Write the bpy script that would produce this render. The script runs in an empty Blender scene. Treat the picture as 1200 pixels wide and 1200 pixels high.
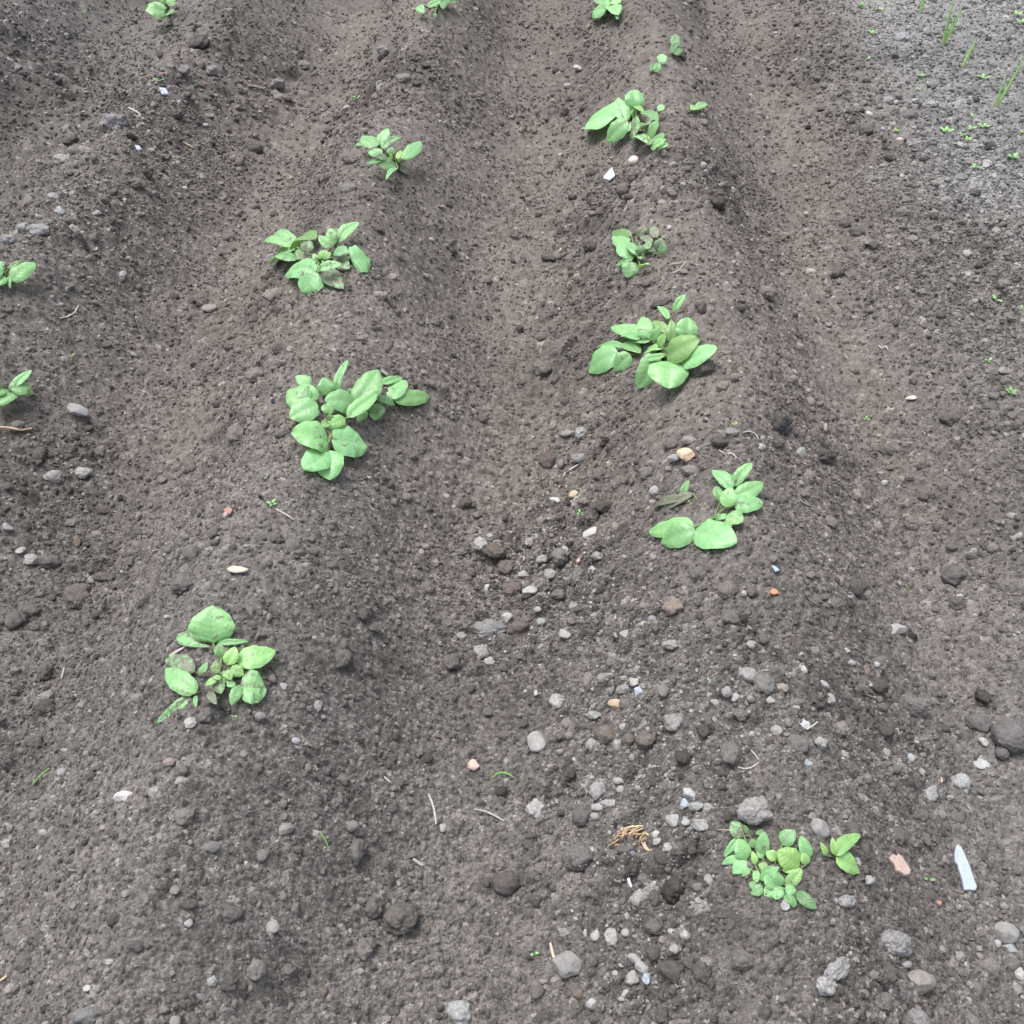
import bpy, bmesh, math, random
import numpy as np
from mathutils import Vector, Matrix
random.seed(7)
rng = np.random.default_rng(11)
scene = bpy.context.scene
COL = scene.collection
F32 = np.float32

# ------------------------------------------------------------------ camera
FPX = 1152.0                      # focal length in pixels of a 1200 px frame
HC = 1.30
PITCH = math.atan(1127 / FPX)
YAW = math.atan(84 / FPX * math.cos(PITCH))
CAM = np.array([0.0, 0.0, HC])
hf = np.array([-math.sin(YAW), math.cos(YAW), 0.0])
RIGHT = np.array([math.cos(YAW), math.sin(YAW), 0.0])
FWD = hf * math.cos(PITCH) + np.array([0, 0, -math.sin(PITCH)])
UPV = hf * math.sin(PITCH) + np.array([0, 0, math.cos(PITCH)])

def ray(px, py):
    d = FWD * FPX + RIGHT * (px - 600) + UPV * (600 - py)
    return d / np.linalg.norm(d)

def proj(p):
    d = np.asarray(p, float) - CAM
    z = d @ FWD
    return np.array([600 + FPX * (d @ RIGHT) / z, 600 - FPX * (d @ UPV) / z, z])

# ------------------------------------------------------------------ noise
def h2(ix, iy, seed):
    a = (ix.astype(np.int64) * 374761393 + iy.astype(np.int64) * 668265263 + seed * 2246822519) & 0xFFFFFFFF
    a = ((a ^ (a >> 13)) * 1274126177) & 0xFFFFFFFF
    a = ((a ^ (a >> 16)) * 2654435761) & 0xFFFFFFFF
    a = a ^ (a >> 15)
    return (a & 0xFFFFFF).astype(F32) / F32(0x1000000)

def vn(x, y, seed=0):
    fx = np.floor(x); fy = np.floor(y)
    ix = fx.astype(np.int64); iy = fy.astype(np.int64)
    tx = (x - fx).astype(F32); ty = (y - fy).astype(F32)
    tx = tx * tx * (3 - 2 * tx); ty = ty * ty * (3 - 2 * ty)
    a = h2(ix, iy, seed); b = h2(ix + 1, iy, seed); c = h2(ix, iy + 1, seed); d = h2(ix + 1, iy + 1, seed)
    return ((a + (b - a) * tx) * (1 - ty) + (c + (d - c) * tx) * ty) * 2 - 1

def fbm(x, y, seed=0, n=3):
    s = 0; a = 1; t = 0
    for i in range(n):
        s = s + a * vn(x * 2 ** i + 17.3 * i, y * 2 ** i - 9.1 * i, seed + i); t += a; a *= 0.5
    return s / t

def vn3(p, seed=0):
    """3D value noise on an (n,3) array."""
    f = np.floor(p); t = p - f; t = t * t * (3 - 2 * t); i = f.astype(np.int64)
    out = 0
    for dz in (0, 1):
        for dy in (0, 1):
            for dx in (0, 1):
                w = (t[:, 0] if dx else 1 - t[:, 0]) * (t[:, 1] if dy else 1 - t[:, 1]) * (t[:, 2] if dz else 1 - t[:, 2])
                out = out + w * h2(i[:, 0] + dx + 131 * (i[:, 2] + dz), i[:, 1] + dy + 57 * (i[:, 2] + dz), seed)
    return out * 2 - 1

# ------------------------------------------------------------------ terrain
RH = 0.220                                  # ridge height
def plane_pt(px, py, z):
    d = ray(px, py); return CAM + d * ((z - HC) / d[2])
XM = plane_pt(308, 600, RH)[0]
XR = plane_pt(864, 600, RH)[0]
SP = XR - XM
def base(x, y):
    x = np.asarray(x, dtype=F32); y = np.asarray(y, dtype=F32)
    ph = (x - XM) / SP + 0.035 * vn(x * 0.9 + 3, y * 1.3, 41) + 0.016 * vn(x * 4, y * 4, 42)
    k = np.round(ph)
    t = np.abs(ph - k) * 2
    tw = t + 0.07 * vn(x * 5.5, y * 3.1, 47)
    q = np.clip((tw - .04) / .78, 0, 1); prof = 1 - q * q * (3 - 2 * q); prof = .62 * prof + .38 * np.clip(1.02 - np.sqrt(tw * tw + .006) * 1.12, 0, 1)
    amp = RH * (1 + 0.10 * vn(k * 7.7, y * 1.6, 5)) * (1 - .10 * np.clip((1.0 - y) / .6, 0, 1))
    h = prof * amp
    r = np.clip((ph - 1.46) / 0.42, 0, 1); r = r * r * (3 - 2 * r)
    h = np.where(ph > 1.46, 0.075 * r + 0.004, h)
    h = h + 0.016 * fbm(x * 4.2, y * 4.2, 77, 3) + 0.0065 * fbm(x * 17, y * 17, 81, 2)
    return h

def at(px, py, h=0.0):
    """point of the ground seen at a pixel of the photograph, raised by h"""
    d = ray(px, py); z = 0.08
    for _ in range(40):
        p = CAM + d * ((z + h - HC) / d[2])
        z = z + 0.6 * (float(base(p[0], p[1])) - z)
    return CAM + d * ((z + h - HC) / d[2])

def mpp(p):   # metres per photo pixel at a point
    return float((np.asarray(p) - CAM) @ FWD) / FPX

LUMPS = [(650,680,95,1),(760,800,75,.8),(740,890,85,1),(800,945,60,1),(235,75,75,1),(190,150,85,1),(60,260,85,1),(30,50,75,1),(120,120,50,.7),(330,95,40,.6),
  (680,400,60,.7),(900,820,70,.6),(1060,880,70,.6),(960,510,60,.6),(450,100,60,.8),(80,560,60,.8),(90,700,60,.7),(1120,160,110,.8),
  (1150,300,80,.9),(760,1110,70,.8),(1000,1120,70,.7),(880,270,60,.5),(700,250,45,.8),(20,870,50,.7),(500,90,50,.7),(810,200,50,.9),
  (560,720,50,.9),(1150,1060,60,.5),(850,560,40,.3),(400,660,60,.2),(1010,290,50,.3),(640,130,60,.4)]
LW = [(at(a, b), r, w) for a, b, r, w in LUMPS]
PALE = [(650,690,80,1),(740,900,90,1),(790,945,50,1),(740,780,60,.8),(770,1130,60,1),(200,110,110,.8),(60,260,90,.9),(40,50,70,.7),(1120,160,100,.5),
  (900,830,60,.8),(1090,900,60,.7),(1000,1130,70,.7),(860,520,60,.5),(90,560,50,.6),(1180,1090,50,.7),(820,200,50,.5)]
PW = [(at(a, b), r, w) for a, b, r, w in PALE]
def blobs(x, y, L):
    m = 0
    for p, r, w in L:
        s = r * mpp(p) * 1.0
        sy = s * 1.5
        m = m + w * np.exp(-(((x - p[0]) / s) ** 2 + ((y - p[1]) / sy) ** 2))
    return np.clip(m, 0, 1)
HOLES = [(262,832,14,.028),(700,172,26,.0),(745,185,22,.018),(470,505,30,.016),(10,850,22,.03),(428,178,9,.02),(776,575,12,.018),
  (782,295,8,.02),(0,480,25,.015),(340,1150,28,.02),(770,470,30,.012),(455,205,12,.015),(30,115,22,.02),(350,345,22,.01)]
HW = [(at(a, b), r, w) for a, b, r, w in HOLES]

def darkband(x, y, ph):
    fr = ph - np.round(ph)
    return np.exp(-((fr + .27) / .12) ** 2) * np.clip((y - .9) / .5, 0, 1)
def bumps(x, y, cell, seed, prob, hs):
    """field of overlapping rounded crumbs: height (in metres) and an id per crumb"""
    q = F32(1 / cell)
    wx = x * q + 0.15 * vn(x * q * 1.9, y * q * 1.9, seed + 500) + 0.07 * vn(x * q * 4.3, y * q * 4.3, seed + 502)
    wy = y * q + 0.15 * vn(x * q * 1.9, y * q * 1.9, seed + 501) + 0.07 * vn(x * q * 4.3, y * q * 4.3, seed + 503)
    cx = np.floor(wx).astype(np.int64); cy = np.floor(wy).astype(np.int64)
    H = np.zeros(x.shape, F32); ID = np.zeros(x.shape, F32)
    for dx in (-1, 0, 1):
        for dy in (-1, 0, 1):
            ax = cx + dx; ay = cy + dy
            r1 = h2(ax, ay, seed); r2 = h2(ax, ay, seed + 1); r3 = h2(ax, ay, seed + 2); r4 = h2(ax, ay, seed + 3)
            ox = wx - (ax + 0.15 + 0.7 * r1); oy = wy - (ay + 0.15 + 0.7 * r2)
            th = r3 * 6.283; c = np.cos(th); s = np.sin(th)
            rad = 0.34 + 0.4 * r4 * r4
            u = (ox * c + oy * s) / rad; v = (-ox * s + oy * c) / (rad * (0.62 + 0.38 * r1))
            d = u * u + v * v
            hh = np.sqrt(np.clip(1 - d, 0, 1)) * rad * (0.6 + 0.5 * r2)
            hh = np.where(h2(ax, ay, seed + 9) < prob, hh, 0)
            m = hh > H
            H = np.where(m, hh, H); ID = np.where(m, r3 * 0.999 + 0.001, ID)
    return H * F32(cell * hs), ID

LAYERS = [(0.050, 100, .30, .75), (0.026, 200, .55, .70), (0.0135, 300, .80, .78), (0.0072, 400, .9, .8), (0.0040, 450, .95, .8)]
BROWN = np.array([.142, .127, .117], F32); GREY = np.array([.138, .130, .124], F32); BED = np.array([.192, .188, .185], F32)
def full(x, y, sx=0.001):
    """ground height and colour"""
    x = np.asarray(x, dtype=F32); y = np.asarray(y, dtype=F32); sx = np.asarray(sx, dtype=F32)
    z = base(x, y)
    for p, r, w in HW:
        s = r * mpp(p)
        z = z - w * np.exp(-(((x - p[0]) / s) ** 2 + ((y - p[1]) / (s * 1.2)) ** 2))
    lump = blobs(x, y, LW)
    rough = np.clip(0.45 + 0.55 * fbm(x * 3.1 + 8, y * 3.1, 61, 2), 0.05, 1)
    ph = (x - XM) / SP + 0.035 * vn(x * 0.9 + 3, y * 1.3, 41)
    bed = np.clip((ph - 1.74 + .22 * fbm(x * 5, y * 5, 19, 4)) / 0.34, 0, 1) * np.clip((y - 1.9 + 0.3 * vn(x * 3, y * 3, 9)) / 0.7, 0, 1)
    fr = ph - np.round(ph)
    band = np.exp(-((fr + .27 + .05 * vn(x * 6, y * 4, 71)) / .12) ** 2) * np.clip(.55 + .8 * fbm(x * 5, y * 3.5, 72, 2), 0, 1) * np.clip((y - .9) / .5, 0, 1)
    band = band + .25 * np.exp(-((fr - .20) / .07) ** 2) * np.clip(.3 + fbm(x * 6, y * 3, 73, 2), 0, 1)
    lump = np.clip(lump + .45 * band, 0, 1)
    wgt = [np.clip(lump * 1.1 + 0.14 * rough, 0, 1), np.clip(lump * .8 + .48 * rough, 0, 1), 0.62 + .45 * rough, 0.95, 0.9]
    val = np.ones(x.shape, F32); light = np.zeros(x.shape, F32)
    for (cell, seed, prob, hs), w in zip(LAYERS, wgt):
        lod = np.clip((cell / sx - 1.6) / 1.8, 0, 1)
        if float(np.max(lod)) <= 0: continue
        H, ID = bumps(x, y, cell, seed, prob, hs)
        z = z + H * w * lod
        on = np.clip(H / (cell * .12), 0, 1) * lod
        val = val * (1 + (ID - .5) * (0.55 if cell > .01 else .75) * on * np.clip(w + .2, 0, 1))
        if cell < .03:
            light = np.maximum(light, (ID > (0.992 if cell > .01 else .985)) * on * w)
    # tiny aggregate grain
    z = z + (0.0003 * vn(x * 900, y * 900, 3) + 0.0010 * vn(x * 430, y * 430, 4)) * np.clip(1.6 - sx / .0016, 0, 1)
    g = np.clip(0.55 - 0.75 * np.clip((y - .75) / .7, 0, 1) + 0.42 * fbm(x * 1.1, y * 1.1, 33, 2) + np.clip((-ph - .4) * .9, 0, .9) + np.clip((ph - 1.25) * 1.3, 0, .7), 0, 1)  # greyer near and at both sides: soil variation, partly lens shading put into colour
    c = BROWN[None] * (1 - g[:, None]) + GREY[None] * g[:, None]
    c = c * (1 - bed[:, None]) + BED[None] * bed[:, None]
    tone = 1 - .20 * np.clip(fbm(x * 2.3 + 5, y * 2.3, 91, 3) * 1.8, 0, 1) - .12 * lump * (1 - bed) - .07 * band * (1 - bed)  # moist blotches, plus darker tone on lumps and in bands along ridge flanks
    c = c * (val * tone * (1 + .10 * vn(x * 60, y * 60, 12)))[:, None]
    lc = np.array([.30, .285, .275], F32)
    c = c * (1 - .8 * light[:, None]) + lc * .8 * light[:, None]
    return z, c

# ------------------------------------------------------------------ mesh helpers
def newmesh(name, verts, faces_flat, nper, cols=None, smooth=True, uv=None):
    me = bpy.data.meshes.new(name)
    nv = len(verts); nf = len(faces_flat) // nper
    me.vertices.add(nv); me.vertices.foreach_set('co', np.asarray(verts, F32).ravel())
    me.loops.add(nf * nper); me.loops.foreach_set('vertex_index', np.asarray(faces_flat, np.int32).ravel())
    me.polygons.add(nf); me.polygons.foreach_set('loop_start', np.arange(0, nf * nper, nper, dtype=np.int32))
    me.polygons.foreach_set('loop_total', np.full(nf, nper, np.int32))
    me.polygons.foreach_set('use_smooth', np.full(nf, smooth, bool))
    me.update(calc_edges=True)
    if cols is not None:
        ca = me.color_attributes.new('Col', 'FLOAT_COLOR', 'POINT')
        cc = np.ones((nv, 4), F32); cc[:, :3] = cols; ca.data.foreach_set('color', cc.ravel())
    if uv is not None:
        ul = me.uv_layers.new(name='UVMap')
        ul.data.foreach_set('uv', np.asarray(uv, F32)[np.asarray(faces_flat, np.int32).ravel()].ravel())
    return me

def link(name, me, mat, parent=None, label=None, cat=None, group=None, kind=None):
    o = bpy.data.objects.new(name, me); COL.objects.link(o)
    if me is not None and mat is not None and not me.materials: me.materials.append(mat)
    if parent is not None: o.parent = parent
    if label: o['label'] = label
    if cat: o['category'] = cat
    if group: o['group'] = group
    if kind: o['kind'] = kind
    return o

# ------------------------------------------------------------------ materials
def nodes(name):
    m = bpy.data.materials.new(name); m.use_nodes = True
    nt = m.node_tree; b = nt.nodes['Principled BSDF']
    return m, nt, b
def N(nt, t, **k):
    n = nt.nodes.new(t)
    for a, v in k.items(): setattr(n, a, v)
    return n
def mathn(nt, op, a, b=None, c=None):
    n = nt.nodes.new('ShaderNodeMath'); n.operation = op
    for i, v in enumerate((a, b, c)):
        if v is None: continue
        if isinstance(v, (int, float)): n.inputs[i].default_value = v
        else: nt.links.new(v, n.inputs[i])
    return n.outputs[0]

def soil_like(name, rough, spec, nscale, var, bump, bdist):
    m, nt, b = nodes(name)
    at_ = N(nt, 'ShaderNodeAttribute'); at_.attribute_name = 'Col'
    tc = N(nt, 'ShaderNodeTexCoord')
    no = N(nt, 'ShaderNodeTexNoise'); no.inputs['Scale'].default_value = nscale; no.inputs['Detail'].default_value = 4; no.inputs['Roughness'].default_value = .7
    nt.links.new(tc.outputs['Object'], no.inputs['Vector'])
    mr = N(nt, 'ShaderNodeMapRange'); mr.inputs['From Min'].default_value = .3; mr.inputs['From Max'].default_value = .7
    mr.inputs['To Min'].default_value = 1 - var; mr.inputs['To Max'].default_value = 1 + var
    nt.links.new(no.outputs['Fac'], mr.inputs['Value'])
    vm = N(nt, 'ShaderNodeVectorMath', operation='SCALE')
    nt.links.new(at_.outputs['Color'], vm.inputs[0]); nt.links.new(mr.outputs[0], vm.inputs['Scale'])
    nt.links.new(vm.outputs[0], b.inputs['Base Color'])
    b.inputs['Roughness'].default_value = rough; b.inputs['Specular IOR Level'].default_value = spec
    bp = N(nt, 'ShaderNodeBump'); bp.inputs['Strength'].default_value = bump; bp.inputs['Distance'].default_value = bdist
    nt.links.new(no.outputs['Fac'], bp.inputs['Height']); nt.links.new(bp.outputs[0], b.inputs['Normal'])
    return m
M_SOIL = soil_like('garden_soil', .95, .15, 420, .42, .9, .0014)
M_CRUMB = soil_like('loose_crumbs', .95, .15, 420, .30, .5, .0006)
M_CLOD = soil_like('crumbly_clod', .95, .15, 260, .30, .9, .0016)
M_STONE = soil_like('stone_surface', .8, .3, 120, .16, .5, .0010)

def leaf_mat():
    m, nt, b = nodes('potato_leaf')
    at_ = N(nt, 'ShaderNodeAttribute'); at_.attribute_name = 'Col'   # r: dirt, g: tint, b: yellowness
    sep = N(nt, 'ShaderNodeSeparateColor'); nt.links.new(at_.outputs['Color'], sep.inputs[0])
    uv = N(nt, 'ShaderNodeUVMap'); sx = N(nt, 'ShaderNodeSeparateXYZ'); nt.links.new(uv.outputs[0], sx.inputs[0])
    u = sx.outputs[0]; v = mathn(nt, 'ABSOLUTE', mathn(nt, 'SUBTRACT', sx.outputs[1], .5))       # 0..0.5
    f = mathn(nt, 'FRACT', mathn(nt, 'MULTIPLY', mathn(nt, 'SUBTRACT', u, mathn(nt, 'MULTIPLY', v, .42)), 6.5))
    lat = mathn(nt, 'SMOOTHSTEP', 0, 1, 0) if False else mathn(nt, 'ABSOLUTE', mathn(nt, 'SUBTRACT', f, .5))
    latline = mathn(nt, 'LESS_THAN', lat, .045)
    mid = mathn(nt, 'LESS_THAN', v, .018)
    vein = mathn(nt, 'MAXIMUM', latline, mid)
    tc = N(nt, 'ShaderNodeTexCoord')
    no = N(nt, 'ShaderNodeTexNoise'); no.inputs['Scale'].default_value = 95; no.inputs['Detail'].default_value = 5; no.inputs['Roughness'].default_value = .65
    nt.links.new(tc.outputs['Object'], no.inputs['Vector'])
    c1 = N(nt, 'ShaderNodeMix', data_type='RGBA')
    c1.inputs[6].default_value = (.215, .465, .208, 1); c1.inputs[7].default_value = (.30, .50, .13, 1)
    nt.links.new(sep.outputs[2], c1.inputs[0])
    sc = N(nt, 'ShaderNodeVectorMath', operation='SCALE'); nt.links.new(c1.outputs[2], sc.inputs[0])
    k = mathn(nt, 'MULTIPLY', sep.outputs[1], mathn(nt, 'SUBTRACT', 1.08, mathn(nt, 'MULTIPLY', vein, .10)))
    k = mathn(nt, 'MULTIPLY', k, mathn(nt, 'ADD', .66, mathn(nt, 'MULTIPLY', no.outputs['Fac'], .68)))
    nt.links.new(k, sc.inputs['Scale'])
    dirtm = mathn(nt, 'ADD', mathn(nt, 'SUBTRACT', sep.outputs[0], 1.1), mathn(nt, 'MULTIPLY', no.outputs['Fac'], 2.2))
    mr = N(nt, 'ShaderNodeMapRange'); mr.inputs['From Min'].default_value = .34; mr.inputs['From Max'].default_value = .56
    nt.links.new(dirtm, mr.inputs['Value'])
    mx = N(nt, 'ShaderNodeMix', data_type='RGBA'); nt.links.new(mathn(nt, 'MULTIPLY', mr.outputs[0], .85), mx.inputs[0])
    nt.links.new(sc.outputs[0], mx.inputs[6]); mx.inputs[7].default_value = (.15, .118, .106, 1)
    nt.links.new(mx.outputs[2], b.inputs['Base Color'])
    b.inputs['Roughness'].default_value = .42; b.inputs['Specular IOR Level'].default_value = .6
    bp = N(nt, 'ShaderNodeBump'); bp.inputs['Strength'].default_value = .3; bp.inputs['Distance'].default_value = .001
    hh = mathn(nt, 'ADD', mathn(nt, 'MULTIPLY', lat, 1.6), mathn(nt, 'MULTIPLY', mr.outputs[0], mathn(nt, 'MULTIPLY', no.outputs['Fac'], 2.0)))
    nt.links.new(hh, bp.inputs['Height']); nt.links.new(bp.outputs[0], b.inputs['Normal'])
    tr = N(nt, 'ShaderNodeBsdfTranslucent'); tcol = N(nt, 'ShaderNodeMix', data_type='RGBA'); tcol.blend_type = 'MULTIPLY'
    tcol.inputs[0].default_value = 1; nt.links.new(mx.outputs[2], tcol.inputs[6]); tcol.inputs[7].default_value = (1.0, 1.1, .45, 1)
    nt.links.new(tcol.outputs[2], tr.inputs['Color'])
    ms = N(nt, 'ShaderNodeMixShader'); ms.inputs[0].default_value = .25
    nt.links.new(b.outputs[0], ms.inputs[1]); nt.links.new(tr.outputs[0], ms.inputs[2])
    nt.links.new(ms.outputs[0], nt.nodes['Material Output'].inputs['Surface'])
    return m
M_LEAF = leaf_mat()
M_STEM = soil_like('plant_stem', .5, .35, 200, .2, .2, .0005)
M_STRAW = soil_like('dry_straw', .8, .2, 300, .25, .4, .0004)

# ------------------------------------------------------------------ ground sheet
def build_ground():
    HB = HC - .08
    ys = [0.2]
    while ys[-1] < 5.3:
        dep = ys[-1] * math.cos(PITCH) + HB * math.sin(PITCH)
        ys.append(ys[-1] + min(.85 * dep * dep / (FPX * HB), .0045))
    near = list(-np.geomspace(.03, 6, 26)[::-1] + .2)
    fine0 = len(near)
    step = .008; far = []
    yy = ys[-1]
    while yy < 160:
        yy += step; far.append(yy); step *= 1.10
    Y = np.array(near + ys + far)
    nc = 1380
    s = np.linspace(-1.24, 1.24, nc)
    def wid(y): 
        yc = np.clip(y, .2, 5.3)
        return 600 / FPX * (yc * math.cos(PITCH) + HB * math.sin(PITCH))
    W = wid(Y)
    xf = -Y.clip(.2, 5.3)[:, None] * math.tan(YAW) + W[:, None] * s[None]
    g = np.geomspace(.01, 120, 34)
    X = np.concatenate([xf[:, :1] - g[::-1][None], xf, xf[:, -1:] + g[None]], axis=1)
    YY = np.repeat(Y[:, None], X.shape[1], 1)
    sxr = 2.48 * W / nc
    dy = np.gradient(Y)
    SX = np.maximum(sxr[:, None], np.zeros_like(X)) 
    SX = np.maximum(SX, (dy * .42)[:, None])
    edge = np.concatenate([np.gradient(g)[::-1], np.zeros(nc), np.gradient(g)])
    SX = np.maximum(SX, edge[None])
    nr, ncc = X.shape
    z = np.empty(nr * ncc, F32); c = np.empty((nr * ncc, 3), F32)
    xr = X.ravel().astype(F32); yr = YY.ravel().astype(F32); sr = SX.ravel().astype(F32)
    ch = 220 * ncc
    for i in range(0, nr * ncc, ch):
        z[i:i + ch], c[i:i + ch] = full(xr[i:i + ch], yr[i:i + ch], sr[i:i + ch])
    V = np.stack([xr, yr, z], 1)
    idx = np.arange(nr * ncc).reshape(nr, ncc)
    Fq = np.stack([idx[:-1, :-1], idx[:-1, 1:], idx[1:, 1:], idx[1:, :-1]], -1).reshape(-1)
    me = newmesh('ground', V, Fq, 4, c)
    o = link('ground', me, M_SOIL, kind='structure', label='ridged dark garden soil with rounded furrows')
    print('ground verts', nr * ncc)
build_ground()

# ------------------------------------------------------------------ stones and clods
def ico(n):
    bm = bmesh.new(); bmesh.ops.create_icosphere(bm, subdivisions=n, radius=1)
    bm.verts.ensure_lookup_table()
    v = np.array([x.co[:] for x in bm.verts]); f = np.array([[q.index for q in p.verts] for p in bm.faces], np.int32)
    bm.free(); return v, f
ICO = {n: ico(n) for n in (1, 2, 3, 4, 5)}
def rock(style, n, seed):
    r = np.random.default_rng(seed)
    v, f = ICO[n]; v = v.copy()
    off = r.random(3) * 50
    if style in ('angular', 'shard', 'pebble'):
        k = {'angular': 13, 'shard': 11, 'pebble': 9}[style]
        nn = r.normal(size=(k, 3)); nn /= np.linalg.norm(nn, axis=1)[:, None]
        d = r.uniform(.62, .9, k)
        if style == 'pebble': d = r.uniform(.8, .97, k)
        q = v @ nn.T
        rr = np.where(q > 1e-3, d[None] / np.maximum(q, 1e-3), 9)
        rr = np.minimum(rr.min(axis=1), 1.05)
        v = v * rr[:, None]
        v += v * (0.05 * vn3(v * 2.2 + off, seed))[:, None] + v * (.025 * vn3(v * 6 + off, seed + 1))[:, None]
    else:
        a = {'clod': .27, 'dry': .27, 'round': .15}[style]
        dsp = 1 + a * vn3(v * 1.3 + off, seed) + a * .75 * vn3(v * 2.7 + off, seed + 1)
        if n >= 3: dsp += a * .55 * np.abs(vn3(v * 5.5 + off, seed + 2))
        if n >= 4: dsp += a * .42 * np.abs(vn3(v * 12 + off, seed + 3))
        if n >= 5: dsp += a * .20 * vn3(v * 24 + off, seed + 4)
        v = v * (dsp / (dsp.mean() * 1.04))[:, None]
    return v, f

C_DARK = (.080, .070, .064); C_MID = (.115, .10, .092); C_PALE = (.26, .252, .25); C_LGREY = (.19, .182, .178)
def to_world_pose(px, py, w, h, ang, depthk=.8):
    """centre, long axis, second axis and radii for a stone that looks w x h px, its w axis turned by ang degrees in the picture"""
    c = at(px, py); m = mpp(c)
    a = math.radians(ang)
    c2 = at(px + 6 * math.cos(a), py - 6 * math.sin(a))
    e1 = c2 - c; e1 /= np.linalg.norm(e1)
    return c, m, e1
def place_stone(name, px, py, w, h, ang, style, colr, label, cat, group=None, lod=None, sink=.30, flat=None, seed=None, mat=None, var=.12):
    c, m, e1 = to_world_pose(px, py, w, h, ang)
    zf = float(full(np.array([c[0]]), np.array([c[1]]), .0012)[0][0])
    gl = base(np.array([c[0] + .01, c[0] - .01, c[0], c[0]]), np.array([c[1], c[1], c[1] + .01, c[1] - .01]))
    nrm = np.array([-(gl[0] - gl[1]) / .02, -(gl[2] - gl[3]) / .02, 1.0]); nrm /= np.linalg.norm(nrm)
    nrm = nrm * .7 + np.array([0, 0, .3]); nrm /= np.linalg.norm(nrm)
    e2 = np.cross(nrm, e1); e2 /= np.linalg.norm(e2); e1 = np.cross(e2, nrm)
    seed = seed if seed is not None else int(px * 13 + py * 7)
    size = max(w, h)
    n = lod or (5 if size > 30 else 4 if size > 13 else 3)
    v, f = rock(style, n, seed)
    fl = flat if flat is not None else {'clod': .80, 'dry': .75, 'round': .82, 'angular': .75, 'pebble': .72, 'shard': .16}[style]
    ra = w * m / 2; rb0 = h * m / 2
    rc = fl * min(ra, rb0 * 1.1)
    # the second axis is seen foreshortened: solve for the radius that gives h pixels
    vd = ray(px, py)
    def foot(e): 
        e = e - vd * (e @ vd); return np.linalg.norm(e)
    s2 = max(foot(e2), .25); s3 = foot(nrm)
    rb = math.sqrt(max(rb0 ** 2 - (rc * s3) ** 2, (.62 * rb0) ** 2)) / s2
    rb = min(rb, rb0 * 1.35, ra * 2.2)
    v = v * np.array([ra, rb, rc])
    cen = np.array([c[0], c[1], zf]) + nrm * rc * (1 - sink * 2)
    # pull towards the viewer's ray so that it stays under the right pixel
    d = ray(px, py); t = (cen[2] - HC) / d[2]; q = CAM + d * t; cen = np.array([q[0], q[1], cen[2]])
    Wv = v[:, :1] * e1 + v[:, 1:2] * e2 + v[:, 2:3] * nrm
    colr = np.array(colr, F32)
    if colr.mean() > .3: colr = colr * .84
    n1 = vn3(ICO[n][0] * 2.3 + seed % 97, 5); n2 = vn3(ICO[n][0] * 7 + seed % 91, 6)
    cc = colr[None] * (1 + var * n1 + var * n2)[:, None]
    if style in ('clod', 'dry') :     # dusty dark soil still stuck to the clod
        k = np.clip(n1 * 1.6 - .25, 0, 1)[:, None] * .5
        cc = cc * (1 - k) + np.array(C_MID, F32) * k
    me = newmesh(name, Wv, f.ravel(), 3, cc, smooth=(style != 'angular' or n > 3))
    o = link(name, me, mat or (M_CLOD if style in ('clod', 'dry', 'round') else M_STONE), None, label, cat, group)
    o.location = Vector(cen)
    return o
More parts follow.
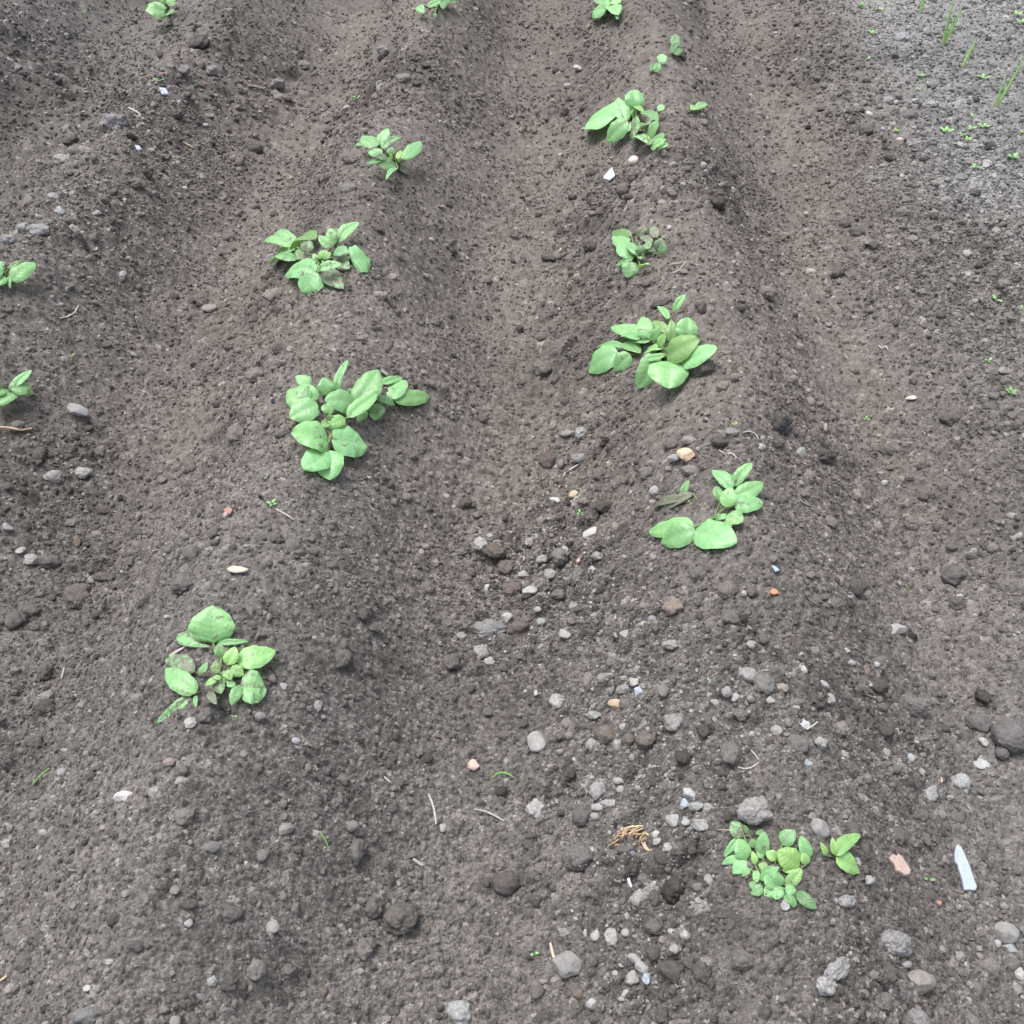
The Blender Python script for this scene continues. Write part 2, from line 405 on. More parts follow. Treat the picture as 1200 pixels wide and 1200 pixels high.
# px, py, w, h, angle, style, colour, label, object name, category
W_ = (.62, .60, .58); WB = (.42, .47, .56)
STONES = [
 (145,934,29,17,14,'angular',(.60,.57,.56),'flat white stone chip lying alone on the lower left ridge','stone_chip','stone'),
 (803,534,22,20,0,'angular',(.66,.50,.36),'pale orange cream stone on the right ridge crest above a seedling plant','stone','stone'),
 (789,537,12,14,60,'angular',C_PALE,'small grey angular stone touching the left side of the pale orange stone','stone','stone'),
 (743,188,15,13,20,'pebble',(.78,.70,.66),'small creamy white pebble just below the upper right potato plant','pebble','stone'),
 (555,897,18,14,0,'angular',(.60,.42,.37),'pink angular stone alone on the dark soil between the lower ridges','stone','stone'),
 (692,625,20,16,30,'angular',(.50,.48,.45),'bright cream grey stone at the upper edge of the pebbly furrow patch','stone','stone'),
 (1051,738,29,21,0,'angular',(.34,.33,.32),'smooth light grey stone with a pointed left end on right slope','stone','stone'),
 (942,848,14,16,110,'angular',(.52,.53,.55),'bright white stone on the right ridge shoulder above the lower plant','stone','stone'),
 (788,711,22,29,80,'clod',(.20,.165,.145),'brownish upright lump of earth above the pebbles of the right ridge','soil_clod','clod'),
 (468,1078,45,39,15,'clod',(.105,.098,.088),'largest dark clod near the bottom, greenish grey on top','soil_clod','clod'),
 (676,1005,33,38,80,'clod',(.13,.125,.122),'big rounded dark grey clod left of the dried root tangle','soil_clod','clod'),
 (592,1035,29,34,80,'round',(.085,.075,.073),'very dark brown clod half sunk between the two larger bottom clods','soil_clod','clod'),
 (1048,1106,48,38,-15,'dry',(.24,.235,.235),'large pale crumbly clod in the bottom right corner','soil_clod','clod'),
 (1078,1151,42,34,-5,'pebble',(.21,.195,.178),'smooth brown grey cobble below the large pale crumbly clod','cobble','stone'),
 (981,1136,20,36,-60,'dry',(.25,.245,.245),'long pale clod left of the brown cobble','soil_clod','clod'),
 (968,1156,24,22,0,'dry',(.29,.285,.285),'small pale lump under the long pale clod','soil_clod','clod'),
 (1061,1131,17,14,20,'angular',C_PALE,'small grey stone wedged between pale clod and brown cobble','stone','stone'),
 (1186,862,44,44,0,'round',(.125,.12,.118),'biggest dark rounded clod cut off by the right picture edge','soil_clod','clod'),
 (1146,848,30,20,-25,'round',(.12,.113,.112),'dark oval clod just left of the biggest edge clod','soil_clod','clod'),
 (1175,882,17,18,0,'round',(.12,.115,.113),'small round dark clod under the biggest edge clod','soil_clod','clod'),
 (1071,828,34,30,-30,'clod',(.155,.145,.138),'rounded brown grey clod on the right slope below the smooth light stone','soil_clod','clod'),
 (1127,918,22,26,0,'dry',(.34,.345,.35),'knobbly whitish grey lump on the right slope','soil_clod','clod'),
 (1090,931,17,22,-60,'dry',(.27,.27,.27),'pale oblong lump left of the knobbly whitish one','soil_clod','clod'),
 (1113,935,14,10,0,'angular',(.25,.25,.25),'small flat grey stone between two pale lumps on the right slope','stone','stone'),
 (1151,893,22,22,40,'shard',(.40,.41,.41),'jagged whitish flake above the knobbly lump','stone_flake','stone'),
 (1152,869,13,9,-30,'angular',(.42,.42,.41),'small white stone below the dark oval clod','stone','stone'),
 (1067,888,11,12,0,'pebble',(.38,.40,.41),'small round whitish pebble alone on the right slope','pebble','stone'),
 (1179,1093,28,25,0,'pebble',(.22,.22,.215),'smooth round grey cobble near the right edge below the slate shard','cobble','stone'),
 (1185,1112,18,12,-10,'angular',(.30,.31,.315),'flat pale stone under the round grey cobble','stone','stone'),
 (1169,1106,11,12,0,'angular',(.27,.27,.27),'small grey stone touching the lower left of the round grey cobble','stone','stone'),
 (1186,1132,24,22,0,'round',(.13,.125,.12),'dark clod below the round grey cobble at the right edge','soil_clod','clod'),
 (1196,1142,14,18,0,'angular',(.40,.39,.37),'cream stone cut off by the right edge near the bottom','stone','stone'),
 (666,1131,29,46,70,'angular',(.21,.205,.20),'tall grey wedge shaped stone near the bottom centre','stone','stone'),
 (540,1187,28,26,0,'dry',(.33,.335,.335),'whitish lump at the bottom edge of the ground','soil_clod','clod'),
 (629,869,25,25,0,'angular',(.33,.325,.315),'whitish grey rough stone on the soil right of the pink stone','stone','stone'),
 (628,949,25,22,0,'dry',(.30,.295,.29),'pale grey rough lump directly below the whitish rough stone','soil_clod','clod'),
 (653,822,18,19,0,'dry',(.37,.365,.36),'small whitish lump left of the orange tipped pebble','soil_clod','clod'),
 (628,812,6,7,0,'angular',(.45,.45,.43),'tiny bright stone left of the small whitish lump','stone','stone'),
 (721,825,20,13,0,'pebble',(.48,.36,.27),'orange tan pebble among the grey pebbles','pebble','stone'),
 (733,825,16,16,0,'round',(.13,.12,.11),'dark round clod touching the orange tan pebble','soil_clod','clod'),
 (748,811,14,13,0,'angular',(.40,.46,.54),'small pale blue stone among the grey pebbles','stone','stone'),
 (742,799,15,14,0,'angular',(.36,.355,.34),'pale grey stone directly above the pale blue stone','stone','stone'),
 (730,808,13,18,90,'dry',(.23,.225,.22),'upright grey lump left of the pale blue stone','soil_clod','clod'),
 (696,838,11,16,70,'dry',(.33,.33,.32),'whitish oblong lump left of the brown rounded clod','soil_clod','clod'),
 (710,862,31,26,0,'round',(.13,.113,.10),'large brown rounded clod amid the pale pebbles','soil_clod','clod'),
 (736,867,18,18,0,'round',(.125,.11,.10),'round brown clod right beside the large brown one','soil_clod','clod'),
 (756,867,26,22,0,'clod',(.13,.115,.105),'brown lumpy clod at the right end of the brown trio','soil_clod','clod'),
 (694,873,17,16,0,'dry',(.27,.265,.265),'pale lump under the left side of the large brown clod','soil_clod','clod'),
 (732,853,14,12,0,'angular',(.32,.31,.30),'pale stone above the round brown clod','stone','stone'),
 (724,872,13,14,0,'dry',(.30,.295,.29),'pale stone wedged under the brown clods','stone','stone'),
 (700,927,20,20,30,'dry',(.33,.33,.325),'pale knobbly lump in the pebble cluster above the root tangle','soil_clod','clod'),
 (703,945,10,21,90,'pebble',(.29,.29,.285),'upright oblong pale pebble above the root tangle','pebble','stone'),
 (713,942,13,20,90,'dry',(.35,.345,.34),'pale lump right of the upright oblong pebble','soil_clod','clod'),
 (724,915,13,9,0,'pebble',(.31,.31,.305),'small oval grey pebble above the pale knobbly lump','pebble','stone'),
 (727,925,11,10,0,'pebble',(.25,.25,.25),'small grey pebble beneath the small oval grey one','pebble','stone'),
 (681,956,25,27,0,'round',(.105,.10,.098),'round charcoal dark clod at the left of the pale pebble cluster','soil_clod','clod'),
 (697,957,12,10,0,'pebble',(.24,.24,.235),'grey pebble against the charcoal dark clod','pebble','stone'),
 (807,930,20,14,-15,'angular',(.40,.42,.44),'light bluish white stone above the lower right plant cluster','stone','stone'),
 (802,942,13,15,-40,'angular',(.36,.42,.48),'pale blue pebble under the light bluish white stone','pebble','stone'),
 (790,961,21,19,-20,'angular',(.33,.33,.325),'pale blocky stone left of the lower right plant','stone','stone'),
 (803,963,12,12,0,'angular',(.29,.29,.285),'small pale stone touching the pale blocky stone','stone','stone'),
 (815,945,11,18,80,'dry',(.28,.28,.275),'upright pale lump right of the pale blue pebble','soil_clod','clod'),
 (820,967,16,19,60,'dry',(.27,.27,.265),'pale lump nearest the lower right plant on its left','soil_clod','clod'),
 (829,946,11,14,60,'dry',(.31,.31,.305),'small pale lump at the right end of the cluster beside the plant','soil_clod','clod'),
 (769,978,11,10,0,'pebble',(.42,.41,.39),'small whitish pebble right of the dried root tangle','pebble','stone'),
 (770,986,15,9,10,'angular',(.27,.27,.265),'flat grey stone under the small whitish pebble','stone','stone'),
 (694,996,9,8,0,'angular',(.38,.38,.37),'tiny pale stone right of the big rounded dark grey clod','stone','stone'),
 (741,1002,11,10,0,'pebble',(.13,.14,.165),'small bluish dark pebble under the root tangle','pebble','stone'),
 (731,996,21,14,0,'round',(.11,.107,.104),'dark clod pushed against the underside of the root tangle','soil_clod','clod'),
 (885,951,34,32,20,'dry',(.25,.24,.235),'large pale crusty clod right above the lower right plant','soil_clod','clod'),
 (961,971,22,25,60,'pebble',(.22,.215,.21),'rounded grey stone above the small side shoot of lower right plant','stone','stone'),
 (1019,1032,14,15,0,'angular',(.33,.33,.325),'pale grey stone beneath the side shoot on the right','stone','stone'),
 (992,1056,26,18,15,'dry',(.24,.24,.24),'pale lump down slope from the side shoot','soil_clod','clod'),
 (920,1061,14,11,-30,'angular',(.30,.29,.285),'pale flat stone under the lowest leaves of the lower right plant','stone','stone'),
 (1100,1058,12,9,-20,'angular',(.40,.22,.17),'small red brick coloured stone below the slate shard','stone','stone'),
 (912,497,33,30,-30,'clod',(.080,.074,.072),'large round dark clod on top of the right ridge','soil_clod','clod'),
 (967,536,42,24,-10,'clod',(.078,.073,.071),'long dark clod at the right end of the row of stones','soil_clod','clod'),
 (892,525,14,14,0,'angular',(.27,.27,.265),'grey angular stone left of two in the row across the ridge','stone','stone'),
 (893,514,15,9,0,'angular',(.25,.25,.245),'grey stone resting behind the left angular stone','stone','stone'),
 (938,530,15,17,60,'angular',(.28,.28,.27),'pointed grey stone touching the long dark clod','stone','stone'),
 (910,521,26,14,0,'clod',(.095,.088,.084),'dark clod between the grey angular stones','soil_clod','clod'),
 (844,517,20,15,0,'clod',(.085,.078,.074),'small dark oval clod on the crest right of the pale orange stone','soil_clod','clod'),
 (857,507,15,10,0,'dry',(.21,.20,.195),'pale small lump above the dark oval clod','soil_clod','clod'),
 (807,516,17,13,0,'pebble',(.19,.185,.18),'smooth grey pebble above the pale orange stone','pebble','stone'),
 (787,521,22,22,0,'clod',(.135,.12,.112),'brown clod above left of the pale orange stone','soil_clod','clod'),
 (808,552,24,15,0,'clod',(.17,.158,.15),'crumbly lump right below the pale orange stone','soil_clod','clod'),
 (825,430,30,24,0,'clod',(.115,.102,.095),'dark round clod under the rightmost leaf of the biggest right plant','soil_clod','clod'),
 (847,453,18,15,0,'clod',(.17,.15,.13),'brown lump right and below the biggest right plant','soil_clod','clod'),
 (775,355,28,15,20,'clod',(.115,.102,.095),'dark pointed clod above the biggest right plant','soil_clod','clod'),
 (692,290,22,20,0,'clod',(.085,.078,.075),'dark clod left of the half buried plant','soil_clod','clod'),
 (753,305,14,12,0,'clod',(.14,.13,.13),'grey purple clod lying on the half buried plant','soil_clod','clod'),
 (635,432,24,20,0,'clod',(.13,.12,.112),'rounded clod in the furrow left of the biggest right plant','soil_clod','clod'),
 (642,540,22,22,50,'clod',(.095,.086,.08),'dark clod in the middle furrow above the pebbly patch','soil_clod','clod'),
 (664,508,9,18,80,'dry',(.24,.235,.23),'upright pale lump in the middle furrow','soil_clod','clod'),
 (681,507,15,14,50,'dry',(.25,.245,.24),'pale stone right of the upright pale lump','stone','stone'),
 (678,537,18,11,20,'dry',(.21,.205,.20),'grey flat lump in the furrow under the pale stone','soil_clod','clod'),
 (651,586,9,14,70,'angular',(.62,.60,.56),'small white stone in the middle furrow','stone','stone'),
 (673,580,13,11,40,'angular',(.47,.38,.27),'small yellow tan stone right of the small white one','stone','stone'),
 (684,587,13,10,0,'clod',(.20,.17,.145),'tan brown lump right of the yellow tan stone','soil_clod','clod'),
 (563,638,16,16,0,'dry',(.30,.295,.29),'pale rough lump at the left edge of the pebbly patch','soil_clod','clod'),
 (580,646,18,28,80,'clod',(.12,.10,.09),'brown upright clod right of the pale rough lump','soil_clod','clod'),
 (592,665,20,23,50,'clod',(.125,.108,.098),'brown clod below the brown upright clod','soil_clod','clod'),
 (600,691,20,24,-50,'clod',(.13,.11,.10),'brown leaning clod above the large mottled clod','soil_clod','clod'),
 (620,692,21,14,15,'angular',(.36,.355,.345),'pale wide stone right of the brown leaning clod','stone','stone'),
 (613,673,13,9,0,'dry',(.36,.355,.345),'small whitish lump above the pale wide stone','soil_clod','clod'),
 (572,690,10,11,0,'angular',(.40,.395,.385),'small white pebble left of the brown leaning clod','pebble','stone'),
 (594,724,15,14,30,'angular',(.38,.37,.35),'triangular cream stone above the large mottled clod','stone','stone'),
 (572,738,44,27,-12,'dry',(.19,.19,.19),'large mottled grey clod lying across the furrow','soil_clod','clod'),
 (607,738,30,22,0,'clod',(.115,.10,.095),'dark brown clod right of the large mottled clod','soil_clod','clod'),
 (661,743,18,13,0,'angular',(.36,.36,.35),'whitish grey stone alone right of the mottled clod','stone','stone'),
 (634,729,13,10,0,'dry',(.31,.32,.31),'pale lump between the mottled clod and whitish grey stone','soil_clod','clod'),
 (630,714,10,7,0,'pebble',(.32,.32,.31),'small oval pebble under the pale wide stone','pebble','stone'),
 (563,764,20,19,0,'dry',(.26,.255,.25),'pale crumbly lump under the large mottled clod','soil_clod','clod'),
 (574,775,13,10,0,'dry',(.29,.285,.28),'small pale lump lower right of the pale crumbly lump','soil_clod','clod'),
 (541,745,14,9,0,'dry',(.26,.255,.25),'pale flat lump left of the large mottled clod','soil_clod','clod'),
 (635,655,10,15,90,'dry',(.35,.345,.335),'whitish upright lump in the middle of the pebbly patch','soil_clod','clod'),
 (644,673,14,17,60,'dry',(.31,.305,.295),'pale lump under the whitish upright lump','soil_clod','clod'),
 (656,652,20,22,50,'clod',(.15,.145,.14),'grey triangular clod in the pebbly patch','soil_clod','clod'),
 (662,644,9,9,0,'dry',(.38,.375,.365),'small pale lump on the shoulder of the triangular clod','soil_clod','clod'),
 (694,668,12,12,0,'angular',(.32,.315,.31),'pale round stone at the right of the pebbly patch','stone','stone'),
 (678,674,19,18,50,'clod',(.14,.135,.13),'grey clod left of the pale round stone','soil_clod','clod'),
 (700,652,17,12,0,'dry',(.24,.235,.23),'pale lump above the pale round stone','soil_clod','clod'),
 (655,697,17,15,0,'clod',(.13,.12,.115),'brown grey clod low in the pebbly patch','soil_clod','clod'),
 (733,743,15,15,0,'angular',(.26,.255,.25),'grey stone left of the brownish upright lump','stone','stone'),
 (743,705,9,11,0,'angular',(.36,.355,.345),'small pale stone left of the brownish upright lump','stone','stone'),
 (755,733,12,11,0,'angular',(.38,.34,.28),'small cream stone under the brownish upright lump','stone','stone'),
 (786,756,13,18,70,'dry',(.25,.24,.235),'pale oblong lump below the brownish upright lump','soil_clod','clod'),
 (92,700,32,30,30,'clod',(.115,.103,.097),'large dark brown clod on the left ridge slope','soil_clod','clod'),
 (123,677,28,15,0,'clod',(.105,.094,.09),'dark flat clod behind the large dark brown clod','soil_clod','clod'),
 (108,680,12,13,0,'dry',(.21,.205,.20),'grey lump between the two dark clods of the left slope','soil_clod','clod'),
 (37,715,16,22,80,'clod',(.11,.10,.095),'upright dark clod near the left edge','soil_clod','clod'),
 (19,727,26,22,15,'clod',(.115,.105,.10),'wide dark clod touching the upright one at the left edge','soil_clod','clod'),
 (64,559,20,17,0,'dry',(.26,.25,.245),'pale lump, left of two side by side on the left slope','soil_clod','clod'),
 (97,554,19,13,0,'dry',(.29,.285,.28),'pale lump, right of two side by side on the left slope','soil_clod','clod'),
 (57,658,28,18,0,'clod',(.11,.102,.097),'dark clod right of the pale pebbles at the left edge','soil_clod','clod'),
 (36,656,17,13,0,'dry',(.29,.285,.28),'pale round lump near the left edge','soil_clod','clod'),
 (25,645,8,13,-60,'angular',(.40,.37,.36),'small pinkish white stick shaped stone near the left edge','stone','stone'),
 (8,618,15,13,-30,'angular',(.33,.33,.33),'pale stone cut off by the left edge','stone','stone'),
 (90,481,27,15,-25,'angular',(.28,.275,.275),'flat pale grey stone right of the left edge plant','stone','stone'),
 (121,598,18,11,0,'clod',(.085,.076,.073),'dark oval clod on the left slope under the pale lumps','soil_clod','clod'),
 (135,147,38,32,25,'dry',(.20,.195,.195),'large grey crusty clod on the upper left ridge','soil_clod','clod'),
 (73,187,24,19,0,'dry',(.28,.27,.262),'pale buff clod on the far left ridge','soil_clod','clod'),
 (82,166,20,12,20,'clod',(.085,.077,.075),'dark clod behind the pale buff one','soil_clod','clod'),
 (70,248,13,12,0,'dry',(.28,.28,.28),'rounded pale pebble like lump at left','soil_clod','clod'),
 (28,268,17,16,0,'dry',(.24,.235,.235),'grey clod of the loose heap at the left edge','soil_clod','clod'),
 (46,270,22,16,0,'dry',(.23,.225,.225),'grey clod on the right of the loose heap at the left edge','soil_clod','clod'),
 (10,283,26,22,0,'dry',(.21,.21,.21),'big grey clod of the loose heap cut by the left edge','soil_clod','clod'),
 (232,49,25,17,0,'clod',(.10,.092,.088),'dark clod near the top behind the rounded grey heap','soil_clod','clod'),
 (248,83,17,15,0,'dry',(.20,.195,.19),'round grey clod at the top of the left ridge','soil_clod','clod'),
 (217,82,14,13,0,'dry',(.19,.185,.18),'grey clod left in the rounded heap on the left ridge','soil_clod','clod'),
 (190,66,22,16,0,'clod',(.095,.087,.084),'dark clod under the top left plant','soil_clod','clod'),
 (326,99,22,15,15,'dry',(.20,.195,.195),'grey crusty clod in the upper left furrow','soil_clod','clod'),
 (356,77,14,16,60,'dry',(.21,.205,.20),'pointed grey clod on the upper left furrow side','soil_clod','clod'),
 (300,175,20,12,0,'clod',(.085,.078,.075),'dark flat clod in the upper left furrow','soil_clod','clod'),
 (209,134,15,13,0,'clod',(.10,.093,.09),'dark round clod right of the large crusty one','soil_clod','clod'),
 (449,60,22,16,0,'dry',(.20,.19,.185),'grey clod at the top of the middle ridge','soil_clod','clod'),
 (447,68,13,12,0,'clod',(.095,.087,.083),'small dark clod in front of the grey one atop the middle ridge','soil_clod','clod'),
 (473,92,18,13,0,'dry',(.17,.162,.156),'grey brown clod on the right flank of the middle ridge','soil_clod','clod'),
 (411,187,30,20,0,'clod',(.145,.133,.126),'wide clod left of the plant with dusty folded leaves','soil_clod','clod'),
 (408,222,26,15,10,'dry',(.16,.152,.146),'slab like clod below the plant with dusty folded leaves','soil_clod','clod'),
 (411,240,16,10,0,'clod',(.13,.12,.115),'small flat clod below the slab like one','soil_clod','clod'),
 (430,195,15,12,0,'clod',(.14,.13,.135),'purple grey clod under the dusty folded leaves','soil_clod','clod'),
 (677,79,14,9,0,'angular',(.42,.40,.38),'whitish stone at the upper end of the middle furrow','stone','stone'),
 (665,101,11,9,0,'dry',(.30,.295,.285),'pale lump below the whitish stone in the upper furrow','soil_clod','clod'),
 (788,193,14,10,20,'angular',(.21,.205,.20),'grey wedge stone right of the creamy white pebble','stone','stone'),
 (777,180,9,9,0,'angular',(.27,.265,.26),'small grey stone above the grey wedge stone','stone','stone'),
 (642,302,20,10,0,'clod',(.10,.09,.083),'flat dark clod in the middle of the upper furrow','soil_clod','clod'),
 (1005,273,26,17,-10,'clod',(.10,.092,.087),'large dark clod in the right furrow','soil_clod','clod'),
 (990,262,14,10,0,'clod',(.095,.087,.083),'small dark clod behind the large dark one in the right furrow','soil_clod','clod'),
 (982,319,16,14,0,'clod',(.10,.092,.087),'dark clod on the flank below the large right furrow clod','soil_clod','clod'),
 (950,318,11,9,0,'dry',(.30,.285,.275),'pale lump on the right flank of the right ridge','soil_clod','clod'),
 (1015,152,18,14,0,'clod',(.11,.103,.10),'dark clod where the furrow meets the lighter bed','soil_clod','clod'),
 (1019,133,13,6,-15,'angular',(.48,.47,.46),'whitish flat stone at the edge of the lighter bed','stone','stone'),
 (1054,163,9,5,0,'angular',(.56,.42,.35),'tiny pink stone at the edge of the lighter bed','stone','stone'),
 (1092,122,12,8,0,'dry',(.32,.32,.325),'whitish lump amid the seedlings of the light bed','soil_clod','clod'),
 (1041,118,14,9,0,'dry',(.24,.24,.245),'grey rounded clod at the left side of the light bed','soil_clod','clod'),
 (1067,136,16,10,0,'clod',(.12,.117,.118),'dark clod among the grey ones of the light bed','soil_clod','clod'),
 (1058,45,20,13,0,'dry',(.25,.25,.26),'broad grey clod left of the onion shoots','soil_clod','clod'),
 (1142,226,15,11,0,'clod',(.10,.095,.093),'dark clod on the border of the light bed','soil_clod','clod'),
 (1133,322,15,9,0,'dry',(.34,.32,.31),'cream lump pair member on the right furrow side','soil_clod','clod'),
 (1133,297,11,9,0,'dry',(.31,.30,.29),'cream lump above the other on the right furrow side','soil_clod','clod'),
 (1114,490,22,18,0,'clod',(.105,.096,.09),'round dark clod on the right slope below the cream stone chip','soil_clod','clod'),
 (1041,528,20,15,0,'clod',(.10,.092,.087),'dark clod on the right slope level with the stone row','soil_clod','clod'),
 (1068,466,6,13,95,'angular',(.68,.60,.50),'small upright cream chip standing out on the right slope','stone_chip','stone'),
 (1037,566,11,9,0,'angular',(.42,.41,.40),'whitish small stone on the right slope under the dark clods','stone','stone'),
 (1118,675,28,22,0,'clod',(.10,.094,.092),'big dark clod right of the middle on the far slope','soil_clod','clod'),
 (1122,706,20,16,0,'clod',(.10,.092,.09),'dark clod below the big dark clod on the far slope','soil_clod','clod'),
 (1125,700,9,11,-50,'angular',(.40,.40,.42),'whitish small stone on the dark clod of the far slope','stone','stone'),
 (991,763,13,11,0,'angular',(.38,.38,.375),'small whitish stone lower left of the smooth light grey stone','stone','stone'),
 (998,777,13,10,0,'dry',(.30,.32,.32),'pale lump under the small whitish stone','soil_clod','clod'),
 (954,764,17,15,0,'dry',(.17,.17,.17),'mottled grey clod on the right ridge flank','soil_clod','clod'),
 (853,692,22,22,0,'clod',(.14,.125,.11),'brown rounded clod on the right ridge below the two leaf plant','soil_clod','clod'),
 (872,695,9,9,60,'angular',(.30,.29,.285),'small pale pebble right of the brown rounded clod','pebble','stone'),
 (881,693,14,14,0,'clod',(.11,.10,.095),'dark round clod right of the small pale pebble','soil_clod','clod'),
 (877,791,24,21,0,'dry',(.24,.235,.23),'pale clod of the upper heap on the right ridge crest','soil_clod','clod'),
 (895,804,27,26,0,'clod',(.15,.145,.14),'brown grey large clod of the crest heap','soil_clod','clod'),
 (918,806,14,11,0,'pebble',(.23,.20,.17),'smooth tan pebble at the right of the crest heap','pebble','stone'),
 (903,821,12,11,0,'angular',(.32,.315,.31),'pale stone under the brown grey large clod','stone','stone'),
 (861,817,12,11,0,'angular',(.30,.295,.285),'pale stone at the left under the crest heap','stone','stone'),
 (852,811,13,13,0,'dry',(.26,.255,.25),'pale lump at the left end of the crest heap','soil_clod','clod'),
 (869,838,16,14,0,'clod',(.14,.13,.125),'dark lump below the crest heap','soil_clod','clod'),
 (910,856,14,12,0,'pebble',(.25,.24,.23),'roundish tan grey pebble left of the bright white stone','pebble','stone'),
 (935,873,26,22,-20,'clod',(.13,.122,.118),'dark lump beneath the bright white stone','soil_clod','clod'),
 (962,871,15,16,0,'dry',(.27,.27,.265),'pale lump right of the dark lump on the ridge shoulder','soil_clod','clod'),
 (973,820,14,15,0,'dry',(.26,.26,.255),'grey knobbly lump high on the ridge shoulder','soil_clod','clod'),
 (966,803,11,14,50,'angular',(.34,.34,.335),'whitish stone high on the ridge shoulder','stone','stone'),
 (945,893,17,9,-35,'angular',(.34,.36,.37),'pale bluish sliver stone on the ridge shoulder','stone','stone'),
 (699,1097,14,13,20,'angular',(.38,.375,.37),'whitish stone above the row of pebbles at bottom centre','stone','stone'),
 (717,1098,17,20,30,'dry',(.29,.285,.28),'pale lump right of the whitish stone at bottom centre','soil_clod','clod'),
 (733,1093,12,10,0,'pebble',(.31,.31,.305),'small pale pebble right of the pale bottom lump','pebble','stone'),
 (744,1124,20,12,-25,'angular',(.27,.265,.26),'grey oblong stone of the lower pebble string','stone','stone'),
 (752,1134,19,16,10,'angular',(.32,.315,.31),'pale oblong stone in the lower pebble string','stone','stone'),
 (741,1147,16,18,-40,'dry',(.29,.285,.28),'pale lump at the left of the lower pebble string','soil_clod','clod'),
 (757,1146,12,14,40,'angular',(.36,.41,.47),'pale blue pebble at the foot of the lower pebble string','pebble','stone'),
 (693,1177,14,13,0,'angular',(.38,.38,.38),'whitish stone near the bottom edge','stone','stone'),
 (786,1091,11,8,0,'angular',(.45,.44,.41),'small cream stone at the bottom right of centre','stone','stone'),
 (790,1112,13,12,0,'dry',(.33,.33,.325),'small pale lump under the small cream stone','soil_clod','clod'),
 (661,1093,15,11,0,'dry',(.22,.22,.215),'grey lump above the wedge shaped stone','soil_clod','clod'),
 (519,970,9,10,0,'pebble',(.35,.345,.335),'small round whitish pebble by the grey dry blade','pebble','stone'),
 (335,972,20,16,20,'angular',(.20,.19,.18),'grey brown stone on the lower left ridge','stone','stone'),
 (248,993,20,14,15,'angular',(.15,.14,.135),'dark flat stone left of the grey brown stone','stone','stone'),
 (272,1071,26,20,0,'round',(.11,.102,.098),'dark round clod low on the left ridge','soil_clod','clod'),
 (347,868,11,8,-20,'pebble',(.33,.33,.34),'small pale pebble below the lower left plant','pebble','stone'),
 (333,805,11,12,0,'angular',(.28,.27,.265),'small grey stone right of the lower left plant','stone','stone'),
 (198,893,14,11,0,'pebble',(.20,.17,.155),'brownish pebble below left of the lower left plant','pebble','stone'),
 (97,827,17,12,0,'dry',(.24,.24,.24),'grey flat lump on the left slope above the white chip','soil_clod','clod'),
 (77,880,15,10,0,'angular',(.31,.31,.31),'pale stone on the left slope above left of the white chip','stone','stone'),
 (10,989,17,15,0,'dry',(.27,.27,.265),'grey lump at the left edge below','soil_clod','clod'),
 (102,1158,10,8,0,'angular',(.40,.40,.40),'small pale stone at the lower left','stone','stone'),
 (128,1127,12,8,20,'angular',(.34,.34,.34),'pale stone above right of the small pale one at lower left','stone','stone'),
 (248,1150,12,14,60,'dry',(.28,.28,.275),'small grey lump at the bottom left','soil_clod','clod'),
 (221,1082,10,9,0,'pebble',(.28,.275,.27),'small grey pebble left of the dark round clod','pebble','stone'),
 (100,1190,36,20,0,'round',(.14,.138,.138),'rounded grey clod at the bottom edge on the left','soil_clod','clod'),
 (1005,1010,10,13,60,'angular',(.36,.34,.33),'tiny cream stone between the side shoot leaves','stone','stone'),
]
for i, (px, py, w, h, a, st, c, lab, nm, cat) in enumerate(STONES):
    grp = None
    sink = .36 if st in ('clod', 'dry', 'round') else .27
    if nm == 'stone_chip': sink = .08
    place_stone(nm, px, py, w, h, a, st, c, lab, cat, 'loose stones on the soil' if cat == 'stone' else 'larger soil clods', sink=sink)

# flat shards with real outlines: ring of pixels -> slab with thickness
def slab(name, ring, colr, label, cat, thick_px=4, lift_px=3, tilt=0.0):
    cx = sum(p[0] for p in ring) / len(ring); cy = sum(p[1] for p in ring) / len(ring)
    c = at(cx, cy); m = mpp(c)
    bm = bmesh.new(); top = []; bot = []
    for i, (x, y) in enumerate(ring):
        p = at(x, y) * .35 + plane_from(c, x, y) * .65
        p = p + np.array([0, 0, lift_px * m + .0065])
        top.append(bm.verts.new(p - c)); bot.append(bm.verts.new(p - c - np.array([0, 0, thick_px * m])))
    bm.faces.new(top); bm.faces.new(bot[::-1]); n = len(ring)
    for i in range(n): bm.faces.new((top[i], bot[i], bot[(i + 1) % n], top[(i + 1) % n]))
    bmesh.ops.recalc_face_normals(bm, faces=bm.faces)
    bmesh.ops.bevel(bm, geom=bm.edges[:], offset=m * .5, segments=2, affect='EDGES', clamp_overlap=True)
    bmesh.ops.triangulate(bm, faces=bm.faces[:])
    me = bpy.data.meshes.new(name); bm.to_mesh(me); bm.free()
    ca = me.color_attributes.new('Col', 'FLOAT_COLOR', 'POINT')
    co = np.empty(len(me.vertices) * 3, F32); me.vertices.foreach_get('co', co); co = co.reshape(-1, 3)
    nn = vn3(co * 90 + cx, 3); cc = np.ones((len(co), 4), F32); cc[:, :3] = np.array(colr)[None] * (1 + .10 * nn)[:, None]
    ca.data.foreach_set('color', cc.ravel())
    o = link(name, me, M_STONE, None, label, cat); o.location = Vector(c); return o
def plane_from(c, x, y):
    d = ray(x, y); g = .02
    bx = (float(base(c[0] + g, c[1])) - float(base(c[0] - g, c[1]))) / (2 * g); by = (float(base(c[0], c[1] + g)) - float(base(c[0], c[1] - g))) / (2 * g)
    n = np.array([-bx, -by, 1.0]); t = ((c - CAM) @ n) / (d @ n); return CAM + d * t
